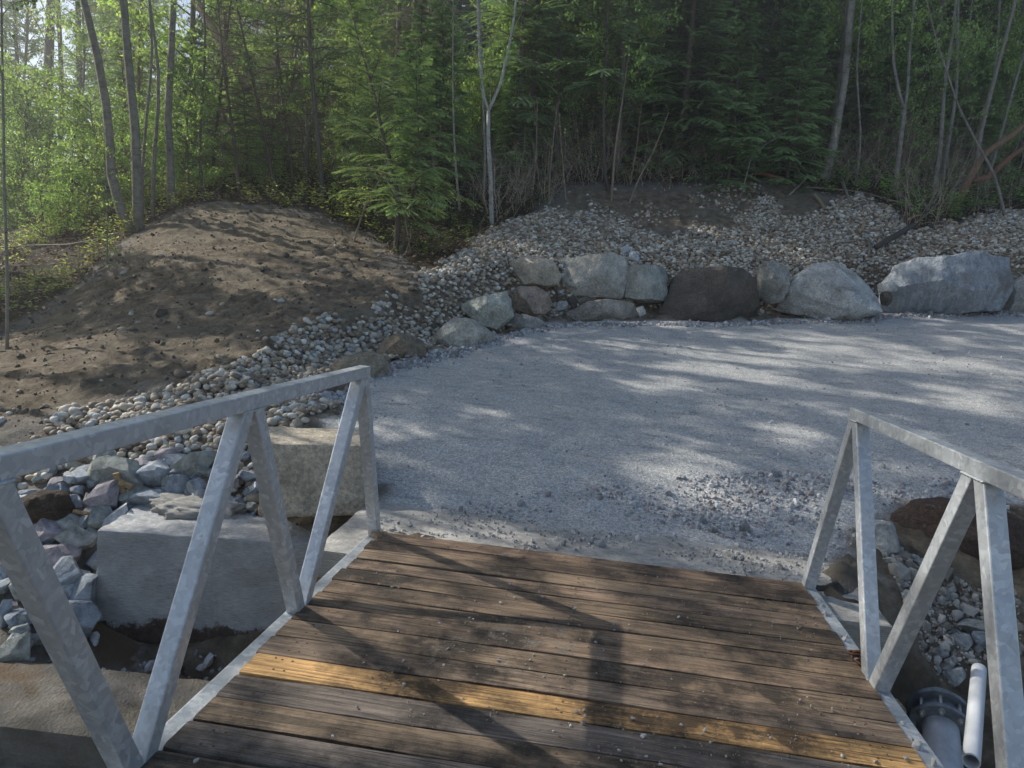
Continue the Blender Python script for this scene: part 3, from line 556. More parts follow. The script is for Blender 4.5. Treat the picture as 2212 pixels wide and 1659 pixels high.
# sparse strays on the soil and the bank
rg = np.random.default_rng(50); ax, ay = scatter(np.vstack([SOIL, COB]), .11, rg)
dn = wS(w_cob, ax, ay); sl = wS(w_soil, ax, ay)
edge = np.clip(1-np.minimum.reduce([np.hypot(ax-q[0], ay-q[1]) for q in COB[:27]])/1.3, 0, 1)
k = (dn < .3) & (sl > .4) & (rg.uniform(size=len(ax)) < .02+.3*edge**3*(ay < 6)); ax, ay = ax[k], ay[k]
cb.append(np.stack([ax, ay, zS(ax, ay)+.008, .034*rg.lognormal(0, .35, len(ax))], 1))
S2 = W2([(1140, 470), (1250, 420), (1420, 405), (1640, 395), (1700, 500), (1560, 512), (1300, 480)]); ax, ay = scatter(S2, .12, rg)
k = inpoly(ax, ay, S2) & (fbm(np.stack([ax*1.8, ay*1.8, ax*0], -1), 91, 2) > .15); ax, ay = ax[k], ay[k]
cb.append(np.stack([ax, ay, zS(ax, ay)+.01, .036*rg.lognormal(0, .25, len(ax))], 1))
cb = np.vstack(cb); dist = (cb[:, :3]-CAM)@CF; uu = 1106+FPX*((cb[:, :3]-CAM)@CR)/dist; vv = 829.5-FPX*((cb[:, :3]-CAM)@CU)/dist
inb = (uu > 5) & (uu < 2205) & (vv < 1650) & ~((uu > 205) & (uu < 720) & (vv > 1130)); size = cb[:, 3]/dist*inb; order = np.argsort(-size)
rg = np.random.default_rng(60)
def unit_cobble(seed, sub): return rock(seed, sub, 2.3, 3, .8, .09)
big = order[:300]; rest = np.setdiff1d(order, big)
cvar = []
for i in range(30):
    p, F = unit_cobble(300+i, 3); t = cob_tint(rg, 1)[0]
    cvar.append(mesh('cobble', p*[1, .8, .58], F, MC, True, tint=np.tile(t, (len(p), 1))))
for j, i in enumerate(big):
    x, y, z, r = cb[i]; o = link('cobble', cvar[j % 30], None, (x, y, z), 'rounded river cobble in the bank left of the gangway, one of its largest stones', 'cobble', 'river cobbles in the bank nearest the gangway')
    o.scale = (r, r, r); o.rotation_euler = (rg.uniform(-.5, .5), rg.uniform(-.5, .5), rg.uniform(0, 6.28))
def rotm(rg, n, t=.6):
    a, b, c = rg.uniform(-t, t, n), rg.uniform(-t, t, n), rg.uniform(0, 6.28, n)
    ca, sa, cb_, sb, cc, sc = np.cos(a), np.sin(a), np.cos(b), np.sin(b), np.cos(c), np.sin(c); z = np.zeros(n); o = np.ones(n)
    Rx = np.stack([o, z, z, z, ca, -sa, z, sa, ca], -1).reshape(n, 3, 3); Ry = np.stack([cb_, z, sb, z, o, z, -sb, z, cb_], -1).reshape(n, 3, 3); Rz = np.stack([cc, -sc, z, sc, cc, z, z, z, o], -1).reshape(n, 3, 3)
    return Rz@Ry@Rx
def mass(name, C, r, tint, mtl, variants, label, cat, rg, tilt=.6, kind='stuff', smooth=True):
    nv = len(variants); sel = rg.integers(0, nv, len(C)); RM = rotm(rg, len(C), tilt); Vs, Fs, Ts, n = [], [], [], 0
    for k, (p, F) in enumerate(variants):
        ii = np.where(sel == k)[0]
        if not len(ii): continue
        V = np.einsum('nij,vj->nvi', RM[ii], p)*r[ii][:, None, None]+C[ii][:, None]
        Vs.append(V.reshape(-1, 3)); Fs.append((F[None]+(np.arange(len(ii))*len(p))[:, None, None]+n).reshape(-1, F.shape[1])); Ts.append(np.repeat(tint[ii], len(p), 0)); n += len(ii)*len(p)
    return link(name, mesh(name, np.vstack(Vs), np.vstack(Fs), mtl, smooth, tint=np.vstack(Ts)), None, None, label, cat, None, kind)
vs = [(lambda q: (q[0]*[1, .8, .6], q[1]))(unit_cobble(400+i, 2)) for i in range(14)]
mass('cobbles', cb[rest, :3], cb[rest, 3], cob_tint(rg, len(rest)), MC, vs, 'bank of rounded river cobbles behind and between the boulders', 'cobbles', rg)

# crushed gravel chips
def chips(name, pts, r0, sig, label, cat, seed, pal=((.36, .37, .38), (.48, .49, .5), (.26, .265, .27), (.6, .6, .59), (.42, .36, .35)), z0=.0, sub=1):
    rg = np.random.default_rng(seed); r = r0*rg.lognormal(0, sig, len(pts)); z = zS(pts[:, 0], pts[:, 1])+z0+r*.25
    v = [(lambda q: (q[0]*[1, .8, .65], q[1]))(rock(500+i, sub, 3, 6, .5, .1)) for i in range(10)]
    pal = np.array(pal); return mass(name, np.column_stack([pts, z]), r, pal[rg.integers(0, len(pal), len(pts))]*rg.uniform(.7, 1.2, (len(pts), 1)), MC, v, label, cat, rg, 1.5, smooth=False)
rg = np.random.default_rng(70)
band = W2([(1000, 1080), (1250, 1060), (1450, 1030), (1800, 1020), (2205, 1050), (2205, 1140), (1960, 1150), (1880, 1150), (1760, 1230), (1500, 1140), (1250, 1110), (1050, 1110)])
ax, ay = scatter(band, .022, rg, .5); k = inpoly(ax, ay, band) & (rg.uniform(size=len(ax)) < np.clip(.3+.5*fbm(np.stack([ax*2.2, ay*3, ax*0], -1), 14, 3), .04, .75))
chips('gravel_chips', np.stack([ax[k], ay[k]], 1), .0095, .5, 'coarse dark crushed gravel along the near edge of the pad', 'gravel', 71)
pd = PAD.copy(); ax = rg.uniform(-3, 9, 15000); ay = rg.uniform(.1, 11, 15000); k = inpoly(ax, ay, pd) & (fbm(np.stack([ax*1.2, ay*2, ax*0], -1), 15, 3) > .05+.3*rg.uniform(size=15000))
chips('loose_gravel', np.stack([ax[k], ay[k]], 1), .006, .5, 'loose gravel bits strewn over the packed pad', 'gravel', 72, ((.45, .45, .44), (.6, .6, .58), (.3, .3, .3)))
# ridge of rubble at the foot of the boulders
foot = []
wl = W2([(690, 875), (740, 835), (800, 806), (925, 775), (1090, 727), (1200, 703), (1440, 700), (1560, 702), (1700, 694), (1850, 692), (1940, 680), (2205, 678)])
for i in range(len(wl)-1):
    n_ = int(np.linalg.norm(wl[i+1]-wl[i])*330); t = rg.uniform(0, 1, n_)[:, None]; foot.append(wl[i]*(1-t)+wl[i+1]*t+rg.normal(0, .09, (n_, 2))-[0, .06])
chips('rubble_chips', np.vstack(foot), .016, .45, 'blue grey crushed gravel at the foot of the boulders', 'gravel', 73)
rp = W2([(1900, 1190), (1990, 1210), (2100, 1270), (2200, 1300), (2205, 1420), (2120, 1430), (2060, 1500), (1990, 1430), (1960, 1330)]); ax, ay = scatter(rp, .017, rg, .5); k = inpoly(ax, ay, rp) & (rg.uniform(size=len(ax)) < .7)
chips('slope_rubble', np.stack([ax[k], ay[k]], 1), .0085, .65, 'loose rubble on the slope right of the gangway', 'rubble', 74, ((.34, .33, .3), (.42, .4, .36), (.24, .22, .19)))
lp = W2([(0, 1440), (150, 1410), (420, 1420), (560, 1440), (620, 1560), (350, 1560), (200, 1480), (0, 1470)]); ax, ay = scatter(lp, .035, rg, .5); k = inpoly(ax, ay, lp) & (rg.uniform(size=len(ax)) < .45)
chips('silt_pebbles', np.stack([ax[k], ay[k]], 1), .011, .7, 'scattered dark stones on the silt below the concrete block', 'stones', 75)
ax = rg.uniform(-9, -1, 9000); ay = rg.uniform(.8, 10, 9000); k = (wS(w_soil, ax, ay) > .5) & (wS(w_cob, ax, ay) < .3)
chips('soil_clods', np.stack([ax[k], ay[k]], 1), .007, .7, 'crumbly clods on the bare soil mound', 'soil clods', 76, ((.11, .09, .065), (.16, .135, .1), (.08, .062, .045)))

# ------------------------------------------------------------------ gangway
def rbar(A, B, w, h, wdir, bev=.006, c=(.5, .5, .5), ext=0):
    "rounded square tube from A to B; w along wdir, h across"
    A = np.array(A, float); B = np.array(B, float); t = (B-A)/np.linalg.norm(B-A); A = A-t*ext; B = B+t*ext
    s = np.array(wdir, float); s -= t*(s@t); s /= np.linalg.norm(s); q = np.cross(t, s); prof = []
    for cx, cy, a0 in ((1, 1, 0), (-1, 1, 90), (-1, -1, 180), (1, -1, 270)):
        for a in (0, 45, 90):
            an = R_(a0+a); prof.append(((w/2-bev)*cx+bev*math.cos(an), (h/2-bev)*cy+bev*math.sin(an)))
    prof = np.array(prof); n = len(prof); V = np.vstack([A+prof[:, :1]*s+prof[:, 1:]*q, B+prof[:, :1]*s+prof[:, 1:]*q])
    j = np.arange(n); Q = np.stack([j, (j+1) % n, n+(j+1) % n, n+j], 1)
    V = np.vstack([V, A, B]); T = np.vstack([np.stack([np.full(n, 2*n), (j+1) % n, j], 1), np.stack([np.full(n, 2*n+1), n+j, n+(j+1) % n], 1)])
    return V, Q, T
def bar(name, A, B, w, h, wdir, mtl, parent, bev=.006, label=None, origin=None):
    V, Q, T = rbar(A, B, w, h, wdir, bev); o0 = np.array(A if origin is None else origin, float)
    me = mesh(name, V-o0, [Q, T], mtl, False); return link(name, me, parent, tuple(o0), label)
gw = link('gangway', None, None, (0, 0, 0), 'steel truss gangway with weathered plank deck and galvanised handrails', 'gangway')
YT = [-.4025, -1.545, -2.62, -3.68, -4.74]; YB = [0.0, -1.028, -2.105, -3.15, -4.21, -5.27]
def side(sx, dy, dz):
    xo = sx*(1.172+.028)
    top = .952+.026
    bar('top_rail', (xo, YT[0]+.03+dy, top+dz), (xo, -5.2+dy, top+dz), .062, .055, (1, 0, 0), MME, gw, .005)
    bar('bottom_chord', (sx*1.205, .06+dy, -.045+dz*.5), (sx*1.205, -5.2+dy, -.045+dz*.5), .075, .08, (1, 0, 0), MME, gw, .007)
    for i in range(5):
        yt = YT[i]+dy; b0 = YB[i]+dy; b1 = YB[i+1]+dy; s_ = .022 if i else .0
        bar('brace', (xo, b0-.02, -.006), (xo, yt+.03-(.03 if i == 0 else 0), .953+dz), .06, .06, (1, 0, 0), MME, gw, .005)
        for yy_ in ((yt+.03-(.03 if i == 0 else 0)), yt-.035):
            wa = Acc(); hw, hl = .0315, .036; lp_ = np.array([(-hw, -hl, 0), (hw, -hl, 0), (hw, hl, 0), (-hw, hl, 0), (-hw, -hl, 0)]); pts_ = np.vstack([np.linspace(lp_[q], lp_[q+1], 12)[:-1] for q in range(4)]); pts_ = np.vstack([pts_, pts_[:1]])
            wa.tube(pts_, .0042+.0016*np.sin(np.arange(len(pts_))*2.1), 5, cap=False); link('weld_bead', wa.mesh('weld_bead', MME, True), gw, (xo, yy_, .948+dz))
        bar('brace', (xo, yt-.035, .953+dz), (xo, b1+.03, -.006), .06, .06, (1, 0, 0), MME, gw, .005)
side(-1, 0, 0); side(1, .06, .035)
for sx, dy in ((-1, 0), (1, .06)):   # end gusset plates beside the last brace
    x = sx*1.24; V = np.array([(x, .03+dy, -.1), (x, .14+dy, -.1), (x, .1+dy, .17), (x, .07+dy, .17)]); V = np.vstack([V, V+[sx*.008, 0, 0]])
    link('gusset_plate', mesh('gusset_plate', V-V[0], np.array([(0, 1, 2, 3), (7, 6, 5, 4), (0, 4, 5, 1), (1, 5, 6, 2), (2, 6, 7, 3), (3, 7, 4, 0)]), MME), gw, tuple(V[0]))
for y in (-.6, -1.7, -2.8, -3.9, -5.0): bar('floor_beam', (-1.18, y, -.085), (1.18, y+.05, -.085), .06, .07, (0, 1, 0), MME, gw)
bt = {0: (.14, .092, .058), 2: (.15, .105, .066), 10: (.38, .22, .085), 9: (.17, .12, .08), 13: (.12, .1, .085), 15: (.21, .14, .085), 1: (.12, .08, .05), 14: (.1, .075, .05), 11: (.1, .08, .065), 16: (.07, .055, .045)}
rgb = np.random.default_rng(5)
for k in range(36):
    y0 = .02-.1465*k; w = .137+rgb.uniform(-.003, .003); x0 = -1.168+rgb.uniform(-.012, .004); x1 = 1.168+rgb.uniform(-.004, .012)
    nx_, ny_ = 70, 9; gx = np.linspace(x0, x1, nx_); prof = np.linspace(-1, 1, ny_)
    wob = fbm(np.stack([gx*1.3+k*9, gx*0, gx*0], -1), 7, 3)*.006; wob2 = fbm(np.stack([gx*1.3+k*9, gx*0+5, gx*0], -1), 8, 3)*.006; zw = fbm(np.stack([gx*.8+k*5, gx*0+2, gx*0], -1), 9, 2)*.004
    V = []
    for j, q in enumerate(prof):
        e = max(0, abs(q)-.9)/.1; yy = y0-.07+.02*(gx+1.17)+q*w/2+(wob if q > 0 else wob2)*abs(q); zz = .012+zw-e*e*.006-.0025*(1-q*q)+.012*(gx+1.17)/2.34
        V.append(np.stack([gx, yy, zz], 1))
    for q in (1, -1): V.append(np.stack([gx, y0-.07+.02*(gx+1.17)+q*w/2+(wob if q > 0 else wob2), gx*0-.03], 1))
    V = np.stack(V).reshape(-1, 3); ii = np.arange(nx_-1); R = ny_+2; Q = []
    for j in range(R):
        j2 = (j+1) % R; Q.append(np.stack([j*nx_+ii, j*nx_+ii+1, j2*nx_+ii+1, j2*nx_+ii], 1))
    Q = np.vstack(Q)[:, ::-1]; cap = [[j*nx_ for j in range(R)], [j*nx_+nx_-1 for j in range(R)][::-1]]
    ctr = np.array([0, y0, 0]); nq = len(Q)+2; SV, ST = [], []
    for sx_ in (-1.06, -1.02, -.02, 1.02, 1.06):
        for q_ in (-.035, .035):
            yy = y0-.07+.02*(sx_+1.17)+q_+.004*math.sin(k*3+sx_*9); sx2 = sx_+.006*math.sin(k*5+q_*90); z_ = .0111+.012*(sx2+1.17)/2.34+float(np.interp(sx2, gx, zw)); n0 = len(V)+len(SV)
            SV += [(sx2+.005*math.cos(t), yy+.005*math.sin(t), z_) for t in np.arange(7)*2*np.pi/7]+[(sx2, yy, z_)]; ST += [(n0+j, n0+(j+1) % 7, n0+7) for j in range(7)]
    V = np.vstack([V, SV]); o = link('deck_board', mesh('deck_board', V-ctr, [Q, np.array(cap), np.array(ST)], [MW, MRU], True, sharp=40, mi=[0]*nq+[1]*len(ST)), gw, tuple(ctr), 'bright amber deck board newer than its neighbours' if k == 10 else None)
    c = bt.get(k, tuple(np.array((.15, .105, .066))*rgb.uniform(.75, 1.25)*(1+rgb.uniform(-.025, .025, 3)))); o.color = (*c, 1)

# chain
def on_plane(u, v, z):
    d = ray(u, v); return CAM+d*((z-CAM[2])/d[2])
ch = Acc(); cpts = spline([on_plane(1842, 1410, .055), on_plane(1862, 1412, .06), on_plane(1880, 1424, .055), on_plane(1893, 1436, .045), on_plane(1898, 1452, .03), on_plane(1880, 1450, .035), on_plane(1866, 1434, .03), on_plane(1848, 1424, .03)], 15)
for i in range(14):
    c = (cpts[i]+cpts[i+1])/2; d = cpts[i+1]-cpts[i]; L = .027; d /= np.linalg.norm(d); s = np.cross(d, [0, 0, 1.]); s /= np.linalg.norm(s); up = np.cross(s, d)
    if i % 2: s = s*.5+up*.86
    an = np.linspace(0, 2*np.pi, 15); ch.tube([c+d*L*math.cos(a)+s*.015*math.sin(a) for a in an], .0058, 6, cap=False)
link('chain', ch.mesh('chain', MRU, True), None, None, 'rusty steel chain piled beside the right edge of the deck', 'chain')

# ------------------------------------------------------------------ concrete + timber
def boxrock(name, corners_fn, res, mtl, label, cat, rough=.006, loc=(0, 0, 0), rz=0, parent=None, seed=0, bev=.015, tint=None):
    dx, dy, dz = corners_fn; bm = bmesh.new(); bmesh.ops.create_cube(bm, size=1)
    for v in bm.verts: v.co = Vector((v.co.x*dx, v.co.y*dy, (v.co.z+.5)*dz))
    bmesh.ops.bevel(bm, geom=bm.edges[:], offset=bev, segments=2, profile=.6, affect='EDGES')
    bmesh.ops.subdivide_edges(bm, edges=[e for e in bm.edges if e.calc_length() > res*1.5], cuts=int(max(dx, dy, dz)/res/2), use_grid_fill=True)
    bmesh.ops.triangulate(bm, faces=bm.faces[:])
    Vv = np.array([v.co[:] for v in bm.verts]); Ff = np.array([[v.index for v in f.verts] for f in bm.faces]); bm.normal_update(); Nn = np.array([v.normal[:] for v in bm.verts]); bm.free()
    Vv = Vv+Nn*(rough*fbm(Vv*9+seed, seed, 4, .6))[:, None]
    o = link(name, mesh(name, Vv, Ff, mtl, True, sharp=45, tint=None if tint is None else np.tile(tint, (len(Vv), 1))), parent, loc, label, cat); o.rotation_euler[2] = rz; return o
# big cast block
A = P(210, 1152, 4.72); Bp = P(712, 1166, 4.82); dr = Bp-A; wid = float(np.linalg.norm(dr[:2])); rz = math.atan2(dr[1], dr[0]); hb = .77
nrm = np.array([-math.sin(rz), math.cos(rz), 0]); mid = (A+Bp)/2; base = mid+nrm*.38; base[2] = min(A[2], Bp[2])-hb+.02
blk = link('concrete_block', None, None, tuple(base), 'large cast concrete block with rust stains along its bottom edge', 'concrete block'); blk.rotation_euler[2] = rz
boxrock('block_body', (wid, .76, hb), .03, MCON, None, None, .011, (0, 0, 0), 0, blk, 4)
V_ = []; bmx = ico(5); p, F = bmx[0].copy(), bmx[1]; p[:, 0] = np.sign(p[:, 0])*np.abs(p[:, 0])**.6; q = p*[wid*.24, .24, .1]; q = q*(1+.22*fbm(q*8, 3, 4)+.08*fbm(q*30, 4, 3))[:, None]
link('rough_cap', mesh('rough_cap', q, F, MSIL, True), blk, (-wid*.2, .2, hb+.0))
p2 = p*[wid*.12, .15, .09]; p2 = p2*(1+.16*fbm(p2*9+4, 5, 3))[:, None]; link('rough_cap', mesh('rough_cap', p2, F, MSIL, True), blk, (wid*.36, .2, hb+.0))
a = Acc(); an = np.linspace(0, np.pi, 12); a.tube([(.06*math.cos(t), .01*math.cos(t), .075*math.sin(t)) for t in an], .007, 8); link('lifting_loop', a.mesh('lifting_loop', MRU, True), blk, (wid*.12, .16, hb+.0))
tb = P(684, 1118, 4.8)
boxrock('boulder', (.72, .56, .5), .03, MB, 'large square tan boulder beside the left end of the gangway', 'boulder',   .012, (tb[0]-.13, tb[1]+.26, tb[2]-.0), .42, None, 41, .02, (.6, .52, .4))
# lower silt covered block at the bottom left
lb = boxrock('concrete_ledge', (2.4, .62, .5), .04, MG, 'silt covered concrete ledge below the block at the bottom left', 'concrete ledge', .012, (-3.05, -.58, -1.43), rz-.12, None, 12, .05)
za = lb.data.attributes.new('zone', 'FLOAT_COLOR', 'POINT'); za.data.foreach_set('color', np.tile((1., 0, 0, 1), len(lb.data.vertices)).astype(np.float32))
# rebar loop sticking out of silt
a = Acc(); h = hit(330, 1482); a.tube([(.05*math.cos(t), .015*math.cos(t), .09*math.sin(t)) for t in an], .007, 8); link('rebar_loop', a.mesh('rebar_loop', MRU, True), None, tuple(h), 'rusty rebar loop sticking out of the silt under the block', 'rebar loop')
place_rock('rock', (370, 1458, 412, 1500), 221, (.16, .09, .07), 'rusty reddish stone next to the rebar loop', 'rock', None, MR, sub=3)
# concrete sill at the deck end
sill = boxrock('concrete_sill', (3.0, .98, .16), .05, MSIL, 'dusty concrete sill between the deck end and the gravel', 'concrete sill', .008, (.04, .22, -.185), .012, None, 21, .02)
rgt = np.random.default_rng(9)
def timber(name, c, dims, rz, label, col=(.14, .095, .05)):
    o = boxrock(name, dims, .12, MT, label, 'timber', .002, c, rz, None, 31, .006); o.color = (*col, 1); return o
timber('timber_beam', (-1.25, -.18, -.40), (.4, .16, .21), .02, 'end of a squared timber under the left corner of the sill', (.13, .085, .045))
timber('timber_beam', (1.36, -.2, -.41), (.42, .14, .22), .02, 'squared timber under the right corner of the concrete sill', (.12, .085, .05))
timber('timber_post', (1.53, -.33, -1.0), (.14, .1, .62), .05, 'upright timber offcut standing by the flanged pipe', (.2, .145, .09))

# flanged pipe and plastic tube at the right
c0 = P(2031, 1568, 3.5); ax_ = np.array([-.3, -.92, -.25]); ax_ /= np.linalg.norm(ax_)
fp = link('flanged_pipe', None, None, tuple(c0), 'grey steel pipe with bolted flange below the right side of the deck', 'pipe')
def disc(r, t, hole=0, n=40):
    a = Acc(); s = np.cross(ax_, [1, 0, 0]); s /= np.linalg.norm(s); q = np.cross(ax_, s); an = np.arange(n)*2*np.pi/n
    ring = lambda rr, z: np.array([s*rr*math.cos(k)+q*rr*math.sin(k)+ax_*z for k in an])
    prof = [(hole, 0), (r-.004, 0), (r, .004), (r, t-.004), (r-.004, t), (hole, t)]; V = np.vstack([ring(*x) for x in prof]); j = np.arange(n); Q = []
    for k in range(len(prof)): k2 = (k+1) % len(prof); Q.append(np.stack([k*n+j, k*n+(j+1) % n, k2*n+(j+1) % n, k2*n+j], 1))
    a.add(V, np.vstack(Q)); return a, s, q
for nm, off, r, t, ml in (('backing_flange', -.1, .146, .024, MFL), ('front_flange', .0, .14, .022, MFL)):
    a, s, q = disc(r, t, .07); me = a.mesh(nm, ml, True, sharp=40); link(nm, me, fp, tuple(ax_*off))
a = Acc(); a.tube([ax_*.02, ax_*1.2], [.08, .08], 36); link('pipe_body', a.mesh('pipe_body', MPI, True, sharp=50), fp, (0, 0, 0))
a = Acc(); a.tube([ax_*-.16, ax_*.0], [.1, .1], 28); link('gasket_spool', a.mesh('gasket_spool', MFL, True, sharp=50), fp, (0, 0, 0))
for k in range(8):
    an_ = k*math.pi/4+.2; c = (s*math.cos(an_)+q*math.sin(an_))*.115; a = Acc(); a.tube([ax_*-.115, ax_*.055], [.008]*2, 8)
    for z in (.023, -.112): a.tube([ax_*z, ax_*(z+.014)], [.015]*2, 6)
    link('bolt', a.mesh('bolt', MZN, False), fp, tuple(c))
pt = link('plastic_tube', None, None, tuple(P(2098, 1645, 2.86)), 'white printed plastic tube standing beside the flanged pipe', 'tube')
q0 = np.zeros(3); q1 = P(2115, 1446, 3.5)-P(2098, 1645, 2.86); t = q1/np.linalg.norm(q1); s = np.cross(t, [1, 0, 0]); s /= np.linalg.norm(s); q = np.cross(t, s); n = 32; an = np.arange(n)*2*np.pi/n; V = []
for rr, z in ((.033, 1), (.033, 0), (.028, 0), (.028, .9)): V.append(np.array([q1*z+(s*math.cos(k)+q*math.sin(k))*rr for k in an]))
V = np.vstack(V); j = np.arange(n); Q = np.vstack([np.stack([k*n+j, k*n+(j+1) % n, (k+1)*n+(j+1) % n, (k+1)*n+j], 1) for k in range(3)]); V = np.vstack([V, q1])
T = np.stack([np.full(n, 4*n), (j+1) % n, j], 1); link('tube_body', mesh('tube_body', V, [Q, T], MPV, True, sharp=50), pt, (0, 0, 0))
a = Acc(); rgp = np.random.default_rng(8); fd = -CF*.95+CR*.55; fd -= t*(fd@t); fd /= np.linalg.norm(fd); sd = np.cross(t, fd)   # rows of tiny printed strokes
for k in range(60):
    z = .22+k*.011; L = np.linalg.norm(q1)
    if z > L-.05: break
    for row in (0, 1):
        if rgp.uniform() < .2: continue
        b0 = t*z+fd*.0334+sd*(row*.008-.004); a.add([b0, b0+t*.006, b0+t*.006+sd*.0045-fd*.0003, b0+sd*.0045-fd*.0003], [(0, 1, 2, 3)])
link('printed_text', a.mesh('printed_text', MPRT), pt, (0, 0, 0))

# wood scraps in the rip-rap
def scrap(name, pa, pb, w, th, label, extra=None):
    h = hit((pa[0]+pb[0])/2, (pa[1]+pb[1])/2); D = depth(h)-.16; A, Bq = P(*pa, D), P(*pb, D+.05); acc = Acc(); V, Q, T = rbar(A, Bq, w, th, CR, .002); acc.add(V, Q, T)
    if extra: V, Q, T = rbar(P(*extra[0], D), P(*extra[1], D), w*.9, th, CU, .002); acc.add(V, Q, T)
    me = acc.mesh(name, MT, False); o = link(name, me, None, None, label, 'wood scrap'); o.color = (.2, .14, .075, 1)
scrap('wood_scrap', (250, 1022), (268, 1068), .045, .02, 'T shaped splintered wood scrap on top of the riprap heap', ((258, 1040), (286, 1052)))
scrap('wood_scrap', (157, 1104), (194, 1110), .03, .02, 'short flat wood chip wedged beside the dark brown rock')

# pebbles on the deck
PEB = [(802, 237, 10), (1095, 262, 15), (1135, 266, 9), (1075, 330, 14), (1113, 368, 12), (686, 376, 13), (1430, 385, 9), (1590, 387, 8), (1675, 400, 10), (1348, 458, 16), (1490, 515, 17), (1492, 536, 10), (1545, 516, 9), (1725, 491, 15), (1403, 565, 9), (1425, 580, 12), (1453, 608, 8), (858, 507, 8), (885, 602, 9), (727, 644, 13), (1072, 645, 16), (1187, 643, 13), (1383, 826, 14), (1560, 857, 18), (1735, 881, 13), (1597, 922, 22), (2025, 926, 10), (2058, 929, 12), (1608, 995, 15), (470, 916, 13), (1700, 714, 8), (1130, 946, 6), (1338, 848, 6), (1622, 607, 7), (472, 593, 6), (1785, 800, 7), (1485, 950, 6), (980, 493, 8), (1365, 517, 9), (1230, 415, 14), (1130, 415, 10), (1815, 760, 6), (1905, 470, 7), (2075, 1640/1.085, 8)]
pl = [(438.9+u*.5952, 1042.4+v*.5952, q*.595) for u, v, q in PEB[:-1]]+[(1957, 1643, 15), (424, 1640, 14)]
pv = [mesh('pebble', (lambda q: q[0]*[1, .8, .6])(rock(800+i, 3, 3, 9, .5, .08)), ico(3)[1], MC, False, tint=np.tile(np.array([(.42, .42, .41), (.5, .5, .48), (.33, .34, .36), (.4, .38, .34)][i % 4]), (len(ico(3)[0]), 1))) for i in range(8)]
rg = np.random.default_rng(90); kk = 0
for (u, v, s) in pl:
    if s < 2: continue
    d = ray(u, v); t_ = (.022-CAM[2])/d[2]; p_ = CAM+d*t_; 
    if abs(p_[0]) > 1.15 or p_[1] > 0: continue
    r = s*t_*float(d@CF)/FPX/2*.95; o = link('pebble', pv[kk % 8], None, (p_[0], p_[1], .014+.012*(p_[0]+1.17)/2.34+r*.4), 'pale angular pebble lying loose on the plank deck', 'pebble', 'loose pebbles on the deck'); o.scale = (r,)*3; o.rotation_euler = (rg.uniform(-.4, .4), rg.uniform(-.4, .4), rg.uniform(0, 6)); kk += 1
# gravel bits along the right chord
rg = np.random.default_rng(91)
for k in range(26):
    y = rg.uniform(-1.9, -.1); r = rg.uniform(.007, .018)
    if -1.1 < y < -.85: continue
    o = link('pebble', pv[k % 8], None, (1.2+rg.normal(0, .012), y, .012+r*.5), 'grey stone chip caught on the right steel chord beside the deck', 'pebble', 'stone chips along the right chord'); o.scale = (r,)*3; o.rotation_euler = tuple(rg.uniform(0, 6, 3))
n_ = 3600; gx = rg.uniform(-1.12, 1.12, n_); gy = rg.uniform(-3, .0, n_); k = fbm(np.stack([gx*2.2, gy*3.2, gx*0], -1), 61, 4, .6)-.35*np.hypot(gx+.1, (gy+1)*.8)+.05 > rg.uniform(-.5, .6, n_); gx, gy = gx[k], gy[k]
rr_ = .0026*rg.lognormal(0, .45, len(gx)); vg = [(lambda q: (q[0]*[1, .8, .6], q[1]))(rock(520+i, 1, 3, 6, .5, .1)) for i in range(6)]; pg_ = np.array([(.38, .35, .29), (.26, .23, .19), (.5, .47, .42)])
mass('deck_grit', np.column_stack([gx, gy, .0135+.012*(gx+1.17)/2.34+rr_*.3]), rr_, pg_[rg.integers(0, 3, len(gx))], MC, vg, 'fine grit trodden over the plank deck', 'grit', rg, 1.5, smooth=False)
n_ = 5200; gx = rg.uniform(-1.35, 1.5, n_); gy = rg.uniform(.04, .72, n_); k = (gy-.02*(gx+1.17) > .06) & (rg.uniform(0, 1, n_) < -.02+.6*np.clip(fbm(np.stack([gx*3, gy*4, gx*0], -1), 63, 4, .6)+.25+(gy-.3)*.9, 0, 1)); gx, gy = gx[k], gy[k]
rr_ = .0055*rg.lognormal(0, .55, len(gx)); pg_ = np.array([(.5, .49, .46), (.36, .36, .35), (.62, .6, .56), (.24, .24, .24)])
mass('sill_grit', np.column_stack([gx, gy, -.022+rr_*.25]), rr_, pg_[rg.integers(0, 4, len(gx))], MC, vg, 'gravel bits spilled over the concrete sill', 'grit', rg, 1.5, smooth=False)
# dry grass tuft at the left end post
a = Acc(); c = P(815, 1156, 4.02)
for k in range(70):
    an = rg.uniform(0, 6.28); L = rg.uniform(.03, .08); d = np.array([math.cos(an), math.sin(an), rg.uniform(.1, 1.)]); d /= np.linalg.norm(d); q = rg.normal(0, .02, 3)*[1, 1, .3]
    a.tube([c+q, c+q+d*L*.6, c+q+d*L+np.array([0, 0, -.03])], [.0016, .0014, .0006], 3, c=(.3, .22, .12))
link('dry_grass_tuft', a.mesh('dry_grass_tuft', MDR), None, None, 'tuft of dry grass and roots at the foot of the left end brace', 'grass tuft')

